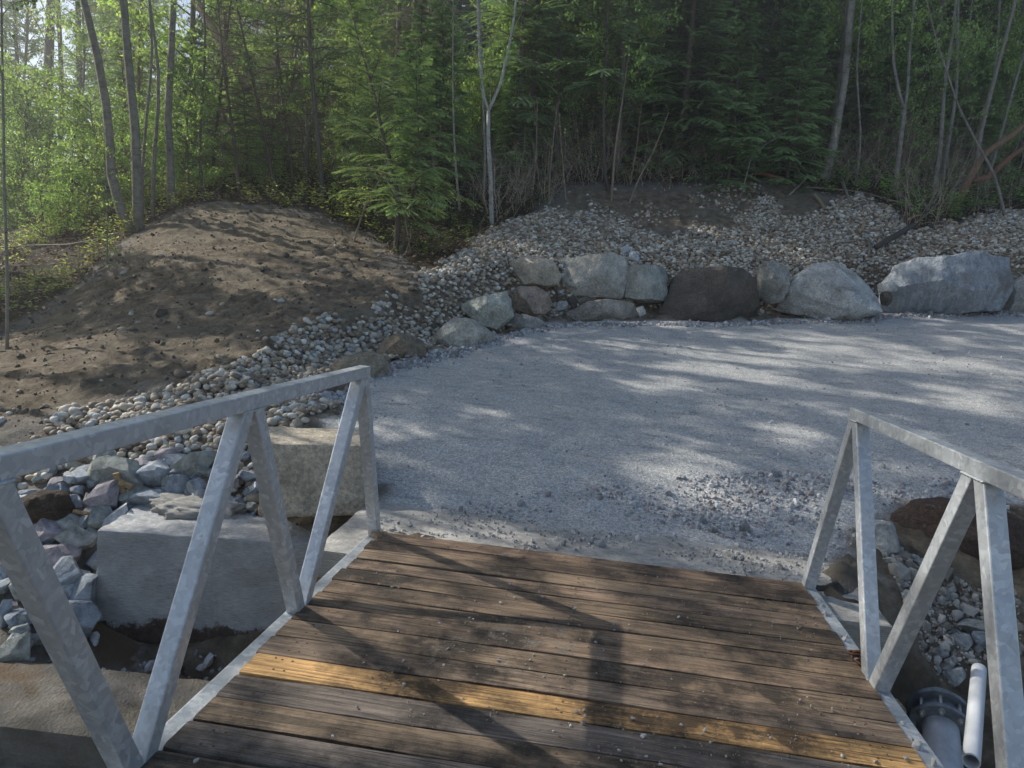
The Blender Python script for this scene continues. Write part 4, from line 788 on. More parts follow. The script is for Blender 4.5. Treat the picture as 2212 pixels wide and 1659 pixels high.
# ------------------------------------------------------------------ vegetation
class Veg:
    "collects flat leaves or needles: base point, direction, side, length, half width, tint"
    def __init__(s): s.b = []; s.d = []; s.s = []; s.L = []; s.w = []; s.c = []
    def add(s, b, d, sd, L, w, c):
        n = len(b); s.b.append(b); s.d.append(d); s.s.append(sd); s.L.append(np.broadcast_to(L, n)); s.w.append(np.broadcast_to(w, n)); s.c.append(np.broadcast_to(c, (n, 3)))
    def cat(s): return [np.concatenate(x) for x in (s.b, s.d, s.s, s.L, s.w, s.c)]
    def needles(s, acc=None):
        b, d, sd, L, w, c = s.cat(); V = np.stack([b-sd*w[:, None], b+sd*w[:, None], b+d*L[:, None]], 1).reshape(-1, 3); T = np.arange(len(V)).reshape(-1, 3)
        return V, T, np.repeat(c, 3, 0)
    def leaves(s):
        b, d, sd, L, w, c = s.cat(); nn = np.cross(d, sd); m = b+d*(L*.45)[:, None]; lift = nn*(L*.12)[:, None]
        V = np.stack([b, m-sd*w[:, None]+lift, b+d*L[:, None], m+sd*w[:, None]+lift], 1).reshape(-1, 3); i = np.arange(len(b))[:, None]*4
        T = np.vstack([i+[0, 1, 2], i+[0, 2, 3]]); return V, T, np.repeat(c, 4, 0)
def nz(v): return v/(np.linalg.norm(v, axis=-1, keepdims=True)+1e-9)
def arc(p, d, L, droop, n=6, rg=None, wig=.05):
    pts = [np.array(p, float)]; d = np.array(d, float)
    for k in range(n-1):
        d = d+np.array([0, 0, -droop/(n-1)]); 
        if rg is not None: d = d+rg.normal(0, wig, 3)
        d = d/np.linalg.norm(d); pts.append(pts[-1]+d*L/(n-1))
    return np.array(pts)
def path_at(path, t):
    d = np.concatenate([[0], np.cumsum(np.linalg.norm(np.diff(path, axis=0), axis=1))]); q = t*d[-1]
    return np.array([np.interp(q, d, path[:, k]) for k in range(3)])
def conifer(path, r0, s0, s1, nb, Lmax, seed, tint=(.08, .12, .045), nl=.03, sp=.02, nw=.005, droop=.55, tw=14, ttint=(.12, .1, .08), dead=0, elev=.15, top=.25, tipc=None):
    rg = np.random.default_rng(seed); T = Acc(); V = Veg(); n = 14; pp = spline(path, n); T.tube(pp, np.linspace(r0, r0*.12, n), 8, c=ttint)
    for b in range(nb):
        s = s0+(s1-s0)*(b+rg.uniform(0, 1))/nb; p = path_at(pp, s); f = (s-s0)/(1-s0+1e-6); L = Lmax*(1-f*(1-top))*rg.uniform(.6, 1.1)*min(1, .55+3*f)
        a = b*2.399+rg.uniform(-.4, .4); d = np.array([math.cos(a), math.sin(a), elev+.5*f+rg.uniform(-.15, .15)]); br = arc(p, nz(d), L, droop*rg.uniform(.6, 1.2), 7, rg, .05)
        T.tube(br, np.linspace(.006+L*.006, .002, 7), 4, c=ttint, cap=False)
        if dead and rg.uniform() < dead:
            for k in range(tw):
                q = path_at(br, rg.uniform(.15, 1)); dd = nz(nz(d)+rg.normal(0, .7, 3)); T.tube(arc(q, dd, L*rg.uniform(.1, .3), .3, 3, rg, .15), [.003, .002, .0008], 3, c=ttint, cap=False)
            continue
        hh = nz(np.cross(d, [0, 0, 1.]))
        for k in range(tw):
            u = .12+.88*(k+.5)/tw; q = path_at(br, u); sgn = 1 if k % 2 else -1; q2 = path_at(br, min(1, u+.05)); fw = nz(q2-q+1e-6*d)
            dd = nz(fw*.8+hh*sgn*rg.uniform(.6, 1.1)+np.array([0, 0, rg.uniform(-.15, .12)])); tl = L*.5*(1.12-u)*rg.uniform(.7, 1.2)+.08
            if k >= tw-1: dd = fw
            tt = arc(q, dd, tl, .35, 4, rg, .06); m = max(3, int(tl/sp)); us = np.linspace(0, .98, m); pts = np.stack([np.interp(us*3, [0, 1, 2, 3], tt[:, j]) for j in range(3)], 1); td = nz(tt[3]-tt[0])
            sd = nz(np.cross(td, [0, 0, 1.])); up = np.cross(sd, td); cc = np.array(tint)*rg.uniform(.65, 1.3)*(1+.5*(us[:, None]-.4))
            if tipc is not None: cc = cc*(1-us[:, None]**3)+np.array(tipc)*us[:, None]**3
            for sg in (-1, 1):
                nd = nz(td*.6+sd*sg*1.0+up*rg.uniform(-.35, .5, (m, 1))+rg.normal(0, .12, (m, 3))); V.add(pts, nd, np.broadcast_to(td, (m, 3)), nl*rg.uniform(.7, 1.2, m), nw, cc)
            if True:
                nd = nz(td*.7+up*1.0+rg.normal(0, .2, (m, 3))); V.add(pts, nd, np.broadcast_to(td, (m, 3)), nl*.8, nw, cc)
    return T, V
def broad(path, r0, s0, s1, nb, Lmax, seed, tint=(.1, .17, .03), ls=.05, lpb=14, ttint=(.2, .18, .15), up=.9, k=8, bark='d', spread=.16, kids=2):
    rg = np.random.default_rng(seed); T = Acc(); V = Veg(); n = 16; pp = spline(path, n); T.tube(pp, np.linspace(r0, r0*.3, n), k, c=ttint)
    for b in range(nb):
        s = s0+(s1-s0)*(b+rg.uniform(0, 1))/nb; p = path_at(pp, s); a = rg.uniform(0, 6.28); L = Lmax*rg.uniform(.4, 1.1)
        br = arc(p, nz(np.array([math.cos(a), math.sin(a), up*rg.uniform(.5, 1.3)])), L, rg.uniform(0, .6), 6, rg, .14); T.tube(br, np.linspace(.004+L*.007, .0015, 6), 4, c=ttint, cap=False)
        sub = [br]
        for _ in range(kids):
            q = path_at(br, rg.uniform(.3, .9)); d2 = nz(br[-1]-br[0]+rg.normal(0, .6*L, 3)); s_ = arc(q, d2, L*rg.uniform(.25, .5), .3, 4, rg, .15); T.tube(s_, np.linspace(.004, .001, 4), 3, c=ttint, cap=False); sub.append(s_)
        for s_ in sub:
            m = int(lpb*(1 if s_ is br else .6)*rg.uniform(.5, 1.3))
            if m < 1: continue
            u = rg.uniform(.25, 1, m); pts = np.stack([np.interp(u*(len(s_)-1), np.arange(len(s_)), s_[:, j]) for j in range(3)], 1)+rg.normal(0, ls*.5, (m, 3))
            d = nz(rg.normal(0, 1, (m, 3))+[0, 0, -.5]); sd = nz(np.cross(d, rg.normal(0, .5, (m, 3))+[0, 0, 1])); V.add(pts, d, sd, ls*rg.uniform(.6, 1.3, m), ls*.3, np.array(tint)*rg.uniform(.6, 1.5, (m, 1))*(1+rg.normal(0, .08, (m, 3))))
    return T, V
def tree(name, T, V, base, bark, leafm, label, cat='tree', group=None, needles=True, rz=0, crown='crown'):
    base = np.array(base, float); o = link(name, None, None, tuple(base), label, cat, group)
    o.rotation_euler[2] = rz; link('trunk', T.mesh('trunk', bark, True), o)
    if V is not None and V.b:
        v, t, c = V.needles() if needles else V.leaves(); link(crown, mesh(crown, v, t, leafm, False, tint=c), o)
    return o
def rel(px, D=None, lean=0, extra=None):
    "a trunk through the given picture points, standing on the ground at the first one"
    h = hit(*px[0]); 
    D0 = depth(h) if (D is None and h is not None) else D
    pts = [P(u, v, D0+lean*i) for i, (u, v) in enumerate(px)]
    if D is not None: g_ = pts[0].copy(); g_[2] = float(zT(g_[0], g_[1])[0]); pts.insert(0, g_)
    base = pts[0].copy(); pts[0] = pts[0]-[0, 0, .15]
    if extra: 
        d = nz(pts[-1]-pts[-2]); pts.append(pts[-1]+d*extra*.5+[0, 0, extra*.15]); pts.append(pts[-1]+d*extra*.35+[0, 0, extra*.2])
    return np.array(pts)-base, base, D0
GB = (.26, .24, .2); DK = (.13, .11, .085)
def stem(px, wpx, label, extra=2.5, leaves=(10, .7, 10), mat_=None, tt=GB, tint=(.1, .18, .035), ls=.05, s0=.35, name='tree', D=None, seed=0, group=None, lean=0):
    pt, b, D0 = rel(px, D, lean, extra); r = wpx*D0/FPX/2
    T, V = broad(pt, r, s0, 1., leaves[0], leaves[1], seed+int(px[0][0]), tint, ls, leaves[2], tt)
    return tree(name, T, V, b, mat_ or MBI, MLF, label, 'tree', group, False)
# the left clump of pale trunks
stem([(292, 503), (257, 448), (240, 382), (236, 278), (222, 174), (198, 69), (180, 0)], 21, 'leftmost thick pale trunk of the clump behind the soil mound, leaning left', 5, (16, 1.6, 26), s0=.55)
stem([(302, 498), (295, 417), (295, 312), (285, 208), (274, 104), (267, 0)], 22, 'middle thick pale trunk of the clump behind the soil mound, dark patches low down', 5, (16, 1.6, 26), s0=.5, seed=3)
stem([(371, 451), (368, 347), (361, 243), (368, 156), (375, 0)], 18, 'straight pale trunk right of the clump at the top of the soil mound', 5, (14, 1.5, 26), s0=.5, seed=5)
stem([(310, 490), (306, 400), (312, 300), (322, 200), (330, 110), (322, 0)], 7, 'thin stem rising between the thick pale trunks of the clump', 4, (10, .9, 12), seed=4)
stem([(332, 470), (330, 380), (338, 280), (345, 180), (334, 80), (322, 0)], 9, 'slender grey stem just left of the straight pale trunk on the mound', 4, (10, .9, 12), seed=6)
stem([(441, 432), (430, 330), (437, 208), (444, 104), (440, 0)], 7, 'thin dark stem with drooping leafy twig right of the mound crest', 3, (10, .9, 16), tt=DK, seed=7)
stem([(16, 590), (9, 417), (7, 243), (3, 0)], 7, 'thin stem at the left edge of the photo in front of the leafy slope', 3, (14, .8, 20), D=8.5, seed=8)
stem([(232, 540), (231, 440), (228, 380)], 4, 'short thin leafy sapling left of the pale trunk clump', .6, (16, .5, 14), s0=.1, D=12, seed=9, tint=(.16, .22, .04))
for i, (px, w, lb) in enumerate([([(104, 250), (104, 167), (110, 0)], 24, 'thick dark trunk far back at the upper left'), ([(132, 260), (133, 150), (125, 0)], 12, 'dark trunk right beside the thick one far back at the upper left'), ([(175, 300), (172, 170), (168, 0)], 15, 'dark trunk far back left of the pale clump'), ([(40, 300), (38, 150), (30, 0)], 10, 'thin dark trunk far back in the upper left corner')]):
    stem(px, w, lb, 6, (12, 2.5, 60), MBK, DK, (.22, .26, .03), .09, .3, D=24+i, seed=20+i)
# leaning broken trunk
pt = [P(535, 190, 16), P(480, 95, 16.2), P(415, -10, 16.5), P(380, -60, 17)]; a = Acc(); a.tube(np.array(pt)-pt[0], [.095, .09, .085, .08], 10, c=(.34, .26, .17)); link('leaning_log', a.mesh('leaning_log', MBK, True), None, tuple(pt[0]), 'tan dead trunk leaning diagonally among the brown brush at the upper left', 'log')

# centre: forked white sapling and companions
pt, b, D0 = rel([(1064, 484), (1060, 382), (1055, 312), (1055, 240)]); a = Acc(); rr = D0/FPX
a.tube(spline(pt, 9), np.linspace(5.2, 3.8, 9)*rr, 8, c=(.46, .45, .43)); k0 = pt[-1]
for fk in ([(1046, 215), (1039, 156), (1034, 87), (1031, 0), (1030, -70)], [(1081, 184), (1095, 121), (1109, 52), (1114, 0), (1122, -70)]):
    q = np.array([P(u, v, D0) for u, v in fk])-b; q = np.vstack([k0, q]); a.tube(spline(q, 10), np.linspace(3.4, 1.6, 10)*rr, 7, c=(.46, .45, .43))
V = Veg(); rgf = np.random.default_rng(4)
for fk, t in (((1034, 87), (990, 25)), ((1039, 120), (1085, 60)), ((1031, 50), (1060, -10)), ((1100, 90), (1130, 20)), ((1088, 150), (1120, 115)), ((1045, 215), (1025, 100)), ((1060, 235), (1058, 150))):
    q = np.array([P(*fk, D0), P((fk[0]+t[0])/2, (fk[1]+t[1])/2-4, D0-.1), P(*t, D0-.2)])-b; a.tube(q, [.009, .006, .003], 4, c=(.42, .4, .37), cap=False)
for u, v in [(1030, 100), (1045, 112), (1052, 95), (1078, 90), (1090, 105), (1100, 110), (1108, 85), (1095, 125), (1078, 142), (1083, 170), (1100, 172), (1106, 160), (1076, 155), (1040, 170), (1035, 135), (1060, 110), (1118, 108), (1112, 98), (1026, 92), (1070, 98)]:
    m = 3; pts = np.array([P(u+rgf.uniform(-5, 5), v+rgf.uniform(-5, 5), D0-rgf.uniform(0, .4)) for _ in range(m)])-b; d = nz(rgf.normal(0, .6, (m, 3))+[0, 0, -1]); V.add(pts, d, nz(np.cross(d, rgf.normal(0, 1, (m, 3)))), .085, .026, np.array((.13, .26, .06))*rgf.uniform(.8, 1.3, (m, 1)))
tree('forked_sapling', a, V, b, MBI, MLF, 'slender white sapling forking into a wide V at the centre of the forest edge', 'tree', None, False)
stem([(1046, 440), (1048, 330), (1044, 243), (1040, 120), (1035, 0)], 6, 'thin straight stem directly behind the forked white sapling', 3, (10, .8, 12), s0=.4, seed=11, tt=(.3, .28, .25))
stem([(996, 457), (986, 382), (980, 278), (978, 177)], 6, 'crooked pale stem left of the forked white sapling', 1.5, (14, .8, 14), s0=.5, seed=12, tt=(.36, .32, .26))
CON = dict(bark=MBK, leafm=MND)
def con(px, w, label, seed, extra=4, D=None, **k):
    pt, b, D0 = rel(px, D, 0, extra); T, V = conifer(pt, w*D0/FPX/2, seed=seed, **k); return tree('conifer', T, V, b, MBK, MND, label, 'conifer')
# bright sunlit young conifer left of centre
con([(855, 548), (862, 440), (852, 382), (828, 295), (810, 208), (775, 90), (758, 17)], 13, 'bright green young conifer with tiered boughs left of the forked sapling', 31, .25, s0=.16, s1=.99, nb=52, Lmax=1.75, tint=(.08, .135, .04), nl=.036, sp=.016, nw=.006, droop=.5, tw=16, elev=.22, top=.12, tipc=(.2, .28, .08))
con([(866, 552), (880, 470), (900, 380), (905, 300), (900, 200)], 9, 'small conifer with low drooping boughs beside the bright young conifer', 32, .6, s0=.2, s1=.97, nb=42, Lmax=1.1, tint=(.11, .19, .06), nl=.036, sp=.014, nw=.007, droop=.6, tw=16, top=.2)
con([(1119, 392), (1117, 300), (1119, 243), (1128, 120), (1133, 0)], 17, 'thick straight conifer trunk right of the forked sapling with fans of green boughs', 33, 4, s0=.28, s1=.98, nb=60, Lmax=2.2, tint=(.09, .165, .06), nl=.042, sp=.016, nw=.009, droop=.6, tw=18)
con([(1318, 415), (1307, 399), (1303, 243), (1311, 100), (1313, 0)], 8, 'slim conifer with flat hanging boughs in the middle of the forest edge', 34, 3, s0=.3, s1=.98, nb=46, Lmax=1.8, tint=(.095, .17, .06), nl=.042, sp=.016, nw=.009, droop=.6, tw=16)
con([(1425, 345), (1432, 290), (1442, 243), (1452, 156), (1473, 35), (1480, -20)], 15, 'leaning conifer with torn pale bark low on its trunk', 35, 4, s0=.42, s1=.98, nb=46, Lmax=2.0, tint=(.085, .15, .06), nl=.042, sp=.016, nw=.009, droop=.6, tw=16)
con([(1200, 420), (1202, 300), (1206, 150), (1208, 0)], 10, 'dark conifer between the thick straight one and the slim one', 36, 4, s0=.32, s1=.98, nb=50, Lmax=2., tint=(.07, .125, .045), nl=.046, sp=.018, nw=.01, tw=16, D=17)
con([(1560, 400), (1570, 250), (1585, 100), (1590, 0)], 11, 'dark conifer with bare lower twigs left of the two white birch saplings', 37, 4, s0=.2, s1=.98, nb=60, Lmax=1.9, tint=(.075, .13, .055), nl=.046, sp=.018, nw=.01, dead=.35, tw=15, D=17.5)
con([(700, 470), (690, 330), (672, 150), (665, 0)], 12, 'shaded conifer behind the bright young conifer on its left', 38, 4, s0=.25, s1=.98, nb=50, Lmax=1.8, tint=(.08, .12, .045), nl=.046, sp=.018, nw=.01, dead=.3, tw=15, D=15.5)
for i, (px, lb) in enumerate([([(520, 440), (505, 300), (480, 120), (470, 0)], 'dead brown conifer full of bare twigs above the mound crest'), ([(600, 450), (570, 280), (530, 100), (510, 0)], 'dead brown conifer leaning left beside the bright young conifer'), ([(640, 455), (622, 300), (600, 120), (595, 0)], 'dead brown conifer with fine twigs nearest the bright young conifer'), ([(455, 430), (470, 250), (492, 60), (500, 0)], 'dead brown conifer behind the thin dark stem')]):
    con(px, 9, lb, 50+i, 2, s0=.12, s1=.98, nb=80, Lmax=1.3, dead=1., tw=22, ttint=(.13, .1, .075), droop=.5, elev=.2, D=15.5+i*.5)
# right
stem([(1718, 340), (1717, 243), (1727, 139), (1750, 17), (1756, -30)], 7, 'white birch sapling left of the broken trunk, curving slightly right', 2, (10, .7, 8), tt=(.5, .48, .42), seed=13, ls=.06)
stem([(1663, 340), (1670, 243), (1680, 139), (1694, 35), (1698, -20)], 6, 'thinner pale birch sapling left of the white one', 2, (12, .7, 10), tt=(.4, .38, .33), seed=14, ls=.06)
pt, b, D0 = rel([(1777, 385), (1790, 350), (1798, 326), (1809, 260), (1822, 194), (1829, 122), (1840, 0)], None, 0, 4); rr = D0/FPX; a = Acc(); sp_ = spline(pt, 22)
a.tube(sp_, np.interp(np.arange(22), [0, 3, 5, 8, 21], [12, 9, 7.5, 8.5, 4])*rr, 10, c=(.33, .31, .28)); rgf = np.random.default_rng(6)
for k in range(34):
    q = path_at(sp_, rgf.uniform(.18, .9)); an = rgf.uniform(0, 6.28); L = rgf.uniform(.3, 1.5); a.tube(arc(q, nz(np.array([math.cos(an), math.sin(an)*.6, rgf.uniform(-.1, .5)])), L, .5, 6, rgf, .12), np.linspace(.012, .003, 6), 4, c=(.2, .17, .14), cap=False)
tr = tree('broken_birch', a, None, b, MBI, MLF, 'thick pale scaly trunk with snapped twigs and a torn pale wound low down', 'tree')
a = Acc(); w0 = P(1798, 322, D0)-b-CF*.05; w1 = P(1806, 262, D0)-b-CF*.07
a.tube([w0, w0*.6+w1*.4+CR*.01, w1], [.022, .05, .02], 8, c=(.6, .45, .25)); a.tube([w0-CR*.03, w0*.5+w1*.5-CR*.045], [.03, .012], 6, c=(.6, .45, .25)); link('torn_wood', a.mesh('torn_wood', plain('torn_pale_wood', (.62, .47, .27), .8, 0, 30, .5)), tr)
rt = [([(1920, 325), (1902, 243), (1878, 156), (1873, 60), (1869, 0)], 9, 'spotted grey stem leaning left, first stem right of the broken trunk'), ([(1900, 320), (1890, 240), (1893, 120), (1885, 0)], 8, 'straight shaded stem just behind the first spotted stem'),
    ([(2013, 434), (2031, 330), (2041, 174), (2059, 69), (2065, 0)], 10, 'smooth grey stem curving right, between the forked stem and the broken fan'), ([(2032, 418), (2048, 312), (2066, 208), (2070, 0)], 9, 'grey stem close behind the smooth curving one'),
    ([(1976, 360), (1984, 250), (1960, 140), (1955, 0)], 7, 'thin stem just behind the low forked stem'), ([(2085, 400), (2110, 300), (2150, 150), (2160, 0)], 8, 'thick stem among the broken fan rising to the top edge'), ([(2070, 390), (2095, 250), (2085, 150), (2100, 0)], 7, 'reddish brown stem left of the fan of leaning stems'),
    ([(2120, 420), (2160, 300), (2195, 170), (2230, 60)], 8, 'leaning grey stem crossing the upper right edge'), ([(2150, 400), (2190, 330), (2240, 220)], 6, 'low leaning stem at the right edge'), ([(2178, 470), (2150, 380), (2100, 290), (2070, 230)], 7, 'stem leaning left across the right thicket'), ([(1850, 400), (1860, 300), (1850, 150), (1862, 0)], 5, 'very thin stem right beside the broken trunk'), ([(1620, 390), (1640, 300), (1690, 180), (1720, 150)], 3.5, 'thin white whip leaning right toward the birch saplings'), ([(1600, 420), (1625, 330), (1690, 290), (1740, 265)], 3, 'thin white whip bending low toward the broken trunk')]
for i, (px, w, lb) in enumerate(rt): stem(px, w, lb, 2.5 if w > 4 else .3, (16, .9, 22) if w > 4 else (5, .4, 5), seed=60+i, tt=(.27, .26, .23), tint=(.11, .2, .035), ls=.06, s0=.35)
pt, b, D0 = rel([(1935, 412), (1940, 350), (1947, 295), (1954, 236)]); rr = D0/FPX; a = Acc(); a.tube(spline(pt, 8), np.linspace(5.5, 4.5, 8)*rr, 8, c=(.3, .28, .26)); k0 = pt[-1]
for fk in ([(1944, 208), (1930, 139), (1927, 60), (1927, -30)], [(1961, 191), (1965, 104), (1975, 0), (1985, -30)]): a.tube(spline(np.vstack([k0, np.array([P(u, v, D0) for u, v in fk])-b]), 9), np.linspace(3.6, 2.5, 9)*rr, 7, c=(.3, .28, .26))
tree('forked_tree', a, None, b, MBI, MLF, 'grey stem forking into a narrow Y right of the spotted stems', 'tree')
# torn curved trunks at the far right
pt, b, D0 = rel([(2062, 440), (2093, 389), (2124, 333), (2156, 312), (2190, 290), (2235, 250)]); rr = D0/FPX; a = Acc(); a.tube(spline(pt, 12), np.linspace(9, 5, 12)*rr, 8, c=(.26, .16, .1))
a.tube(spline(np.array([P(u, v, D0) for u, v in [(2100, 392), (2138, 382), (2175, 345), (2212, 318), (2250, 300)]])-b, 10), np.linspace(6, 5, 10)*rr, 8, c=(.24, .12, .075)); a.tube(spline(np.array([P(u, v, D0) for u, v in [(2110, 360), (2115, 300), (2140, 200), (2170, 90), (2200, -20)]])-b, 10), np.linspace(5, 3, 10)*rr, 6, c=(.25, .23, .2))
tree('torn_tree', a, None, b, MBK, MLF, 'reddish torn trunk bent low to the right with a curved broken limb', 'tree')
# conifer-side thin stems at the forest edge
rgs = np.random.default_rng(17)
for i, (px, w, lb) in enumerate([([(1321, 432), (1328, 330), (1348, 191)], 6, 'pale brown sapling rooted where the cobbles meet the bank'), ([(1395, 340), (1405, 260), (1430, 150)], 5, 'thin sapling leaning right beside the leaning conifer'), ([(1150, 420), (1158, 340), (1160, 250)], 4, 'short thin stem right of the thick conifer trunk'), ([(1185, 440), (1190, 350), (1200, 260)], 4, 'crooked thin stem left of the dark conifer'), ([(1225, 430), (1215, 350), (1210, 280)], 4, 'thin brown stem between two dark conifers'), ([(1360, 400), (1375, 320), (1385, 230)], 4, 'thin bare stem right of the pale brown sapling'), ([(1490, 370), (1500, 280), (1510, 200)], 4, 'thin bare stem right of the leaning conifer'), ([(1520, 375), (1530, 300), (1540, 180)], 4, 'paired thin stem beside another right of the leaning conifer'), ([(945, 470), (940, 380), (930, 290)], 4, 'thin stem right of the bright young conifer'), ([(760, 520), (790, 440), (815, 400)], 5, 'broken stick leaning right under the bright conifer'), ([(1355, 440), (1378, 390), (1410, 330)], 4.5, 'thin white twig rising from the pale cobbles')]):
    stem(px, w, lb, .8 if w > 4 else .3, (8, .5, 4), seed=90+i, tt=(.3, .24, .18), s0=.3, mat_=MBK, ls=.045)

# reusable background trees (built once, then copied)
def proto(kind, seed, H):
    pth = np.array([(0, 0, -.3), (.05, .03, H*.3), (-.04, .1, H*.6), (.1, .05, H*.85), (.1, 0, H)])
    if kind == 'c': return conifer(pth, .11, .06, .99, 115, 2.3, seed, (.08, .14, .05), .07, .026, .016, .55, 18)
    if kind == 'd': return conifer(pth, .1, .05, .95, 110, 1.9, seed, (.08, .12, .05), .07, .028, .015, .5, 18, dead=.65)
    if kind == 't': return broad(pth, .07, .4, 1., 34, 2.2, seed, (.12, .19, .03), .13, 34, (.3, .28, .24), kids=3)
    if kind == 'x': return conifer(pth, .08, .03, .98, 150, 1.7, seed, dead=1., tw=26, ttint=(.26, .2, .15), droop=.6, elev=.15)
    if kind == 'y': return conifer(pth, .05, .02, .99, 80, 1.5, seed, (.1, .18, .06), .05, .02, .011, .5, 18, top=.1)
    if kind == 'h': return broad(pth, .03, .02, 1., 60, 1.2, seed, (.13, .22, .05), .07, 30, (.2, .18, .15), kids=3)
    if kind == 'b': return broad(pth, .075, .18, 1., 80, 2.2, seed, (.15, .24, .045), .1, 50, (.2, .18, .15), kids=3)
    return broad(pth, .09, .42, 1., 46, 2.3, seed, (.12, .19, .03), .15, 60, (.3, .28, .24), kids=4)
protos = {}
for kind, n_, H in (('c', 4, 9.5), ('d', 2, 9), ('b', 3, 8.5), ('s', 2, 12), ('y', 3, 4.2), ('h', 2, 2.6), ('x', 2, 8), ('t', 2, 12)):
    for i in range(n_):
        T, V = proto(kind, 200+ord(kind)+i, H); tm = T.mesh('trunk', MBK, True)
        if kind == 'x':
            protos[(kind, i)] = (tm, None); continue
        v, t, c = V.needles() if kind in 'cdy' else V.leaves(); protos[(kind, i)] = (tm, mesh('crown', v, t, MND if kind in 'cdy' else MLF, False, tint=c))
def put(kind, i, x, y, s, rz, label, group, name=None):
    tm, cm = protos[(kind, i)]; o = link(name or ('conifer' if kind in 'cdyx' else 'broadleaf_tree'), None, None, (x, y, float(zT(x, y)[0])-.05), label, 'tree', group); o.scale = (s, s, s*1.05); o.rotation_euler = (random.uniform(-.05, .05), random.uniform(-.05, .05), rz)
    link('trunk', tm, o)
    if cm is not None: link('crown', cm, o)
    return o
rg = np.random.default_rng(33); placed = []
def spots(n, x0, x1, y0, y1, md, cond=None):
    out = []; tries = 0
    while len(out) < n and tries < 6000:
        tries += 1; x, y = rg.uniform(x0, x1), rg.uniform(y0, y1)
        if cond and not cond(x, y): continue
        if all((x-a)**2+(y-b)**2 > md*md for a, b in placed): placed.append((x, y)); out.append((x, y))
    return out
LC = 'dark conifer standing in the dense forest behind the boulder wall'; LBr = 'leafy broadleaf tree standing in the dense forest behind the boulder wall'; GF = 'trees of the forest on the slope'
cond = lambda x, y: (x > -4 or rg.uniform() < .45) and y > 13.6+.28*x*(x > 0)+(-x*.35 if x < -3 else 0) and y < 46
for x, y in spots(60, -8, 15, 13.6, 24, 1.05, cond):
    k = 'c' if rg.uniform() < (.12 if x < -3 else .6 if x < 6 else .25) else ('x' if rg.uniform() < (.75 if x < -3 else .12) else 'd' if rg.uniform() < .35 else 'b'); put(k, int(rg.integers(0, {'c': 4, 'd': 2, 'b': 3, 'x': 2}[k])), x, y, rg.uniform(.75, 1.15), rg.uniform(0, 6), LC if k in 'cd' else 'dead brown conifer of bare twigs inside the forest' if k == 'x' else LBr, GF)
for x, y in spots(85, -16, 28, 22, 44, 1.6, cond):
    k = 'c' if rg.uniform() < (.6 if x < 8 else .35) else 'b'; put(k, int(rg.integers(0, {'c': 4, 'b': 3}[k])), x, y, rg.uniform(1., 1.5), rg.uniform(0, 6), LC if k == 'c' else LBr, GF)
for x, y in spots(9, -12.5, -4.5, 12.2, 18, .9, lambda x, y: y > 11.5-x*.2 or x < -10.5):
    put('x', int(rg.integers(0, 2)), x, y, rg.uniform(.7, 1.05), rg.uniform(0, 6), 'dead brown conifer of bare twigs inside the forest', GF)
for x, y in spots(15, -24, -12, 12, 24, 1.3):
    k = 'h' if rg.uniform() < .6 else 'b'; put(k, int(rg.integers(0, 2)), x, y, rg.uniform(.9, 1.5) if k == 'h' else rg.uniform(.6, .9), rg.uniform(0, 6), 'sunlit yellow green bush at the thin forest edge on the upper left' if k == 'h' else 'backlit tree in the sunny thin part of the forest at the upper left', 'trees at the thin sunny forest edge')
for x, y in spots(46, -6.5, 13, 13.2, 19, .7, lambda x, y: y > 13.3+.28*x*(x > 0)+(-x*.2 if x < -3 else 0))+spots(30, -13, -4, 9.5, 19, .9, lambda x, y: float(wS(w_lit, x, y)) > .8 and y > 10.2 and (x < -8.6 or y > 12)):
    k = 'y' if rg.uniform() < (.2 if x < -4 else .75 if x < 5 else .35) else 'h'; put(k, int(rg.integers(0, {'y': 3, 'h': 2}[k])), x, y, rg.uniform(.6, 1.05), rg.uniform(0, 6), 'young conifer growing low among the forest trunks' if k == 'y' else 'leafy bush growing low among the forest trunks', 'low growth among the forest trunks')
for x, y in spots(20, -26, -9, 17, 36, 2.4): 
    k = 'b' if rg.uniform() < .6 else 'c'; put(k, int(rg.integers(0, 3)), x, y, rg.uniform(.8, 1.1), rg.uniform(0, 6), 'backlit tree in the sunny thin part of the forest at the upper left', 'trees at the thin sunny forest edge')
# tall trees at the left whose leaves dapple the gangway and pad
for (x, y, s, k) in [(-11.8, .4, .9, 's'), (-13.2, 4.6, 1.1, 's'), (-10., 5.9, .85, 's'), (-12.6, -2.0, .9, 's'), (-12.6, 8.6, 1.05, 's'), (-15.5, 1.2, 1.1, 'c'), (-7.6, 12.8, 1.0, 'b'), (-10.4, 12.8, 1.1, 'b'), (-13.6, 7.2, 1.1, 'c'), (-9.8, .7, .8, 't'), (-9.4, 3.2, .75, 't')]:
    put(k, int(rg.integers(0, 2)), x, y, s, rg.uniform(0, 6), 'tall tree at the left whose foliage dapples the gravel pad with shade', 'tall shade trees left of the pad')

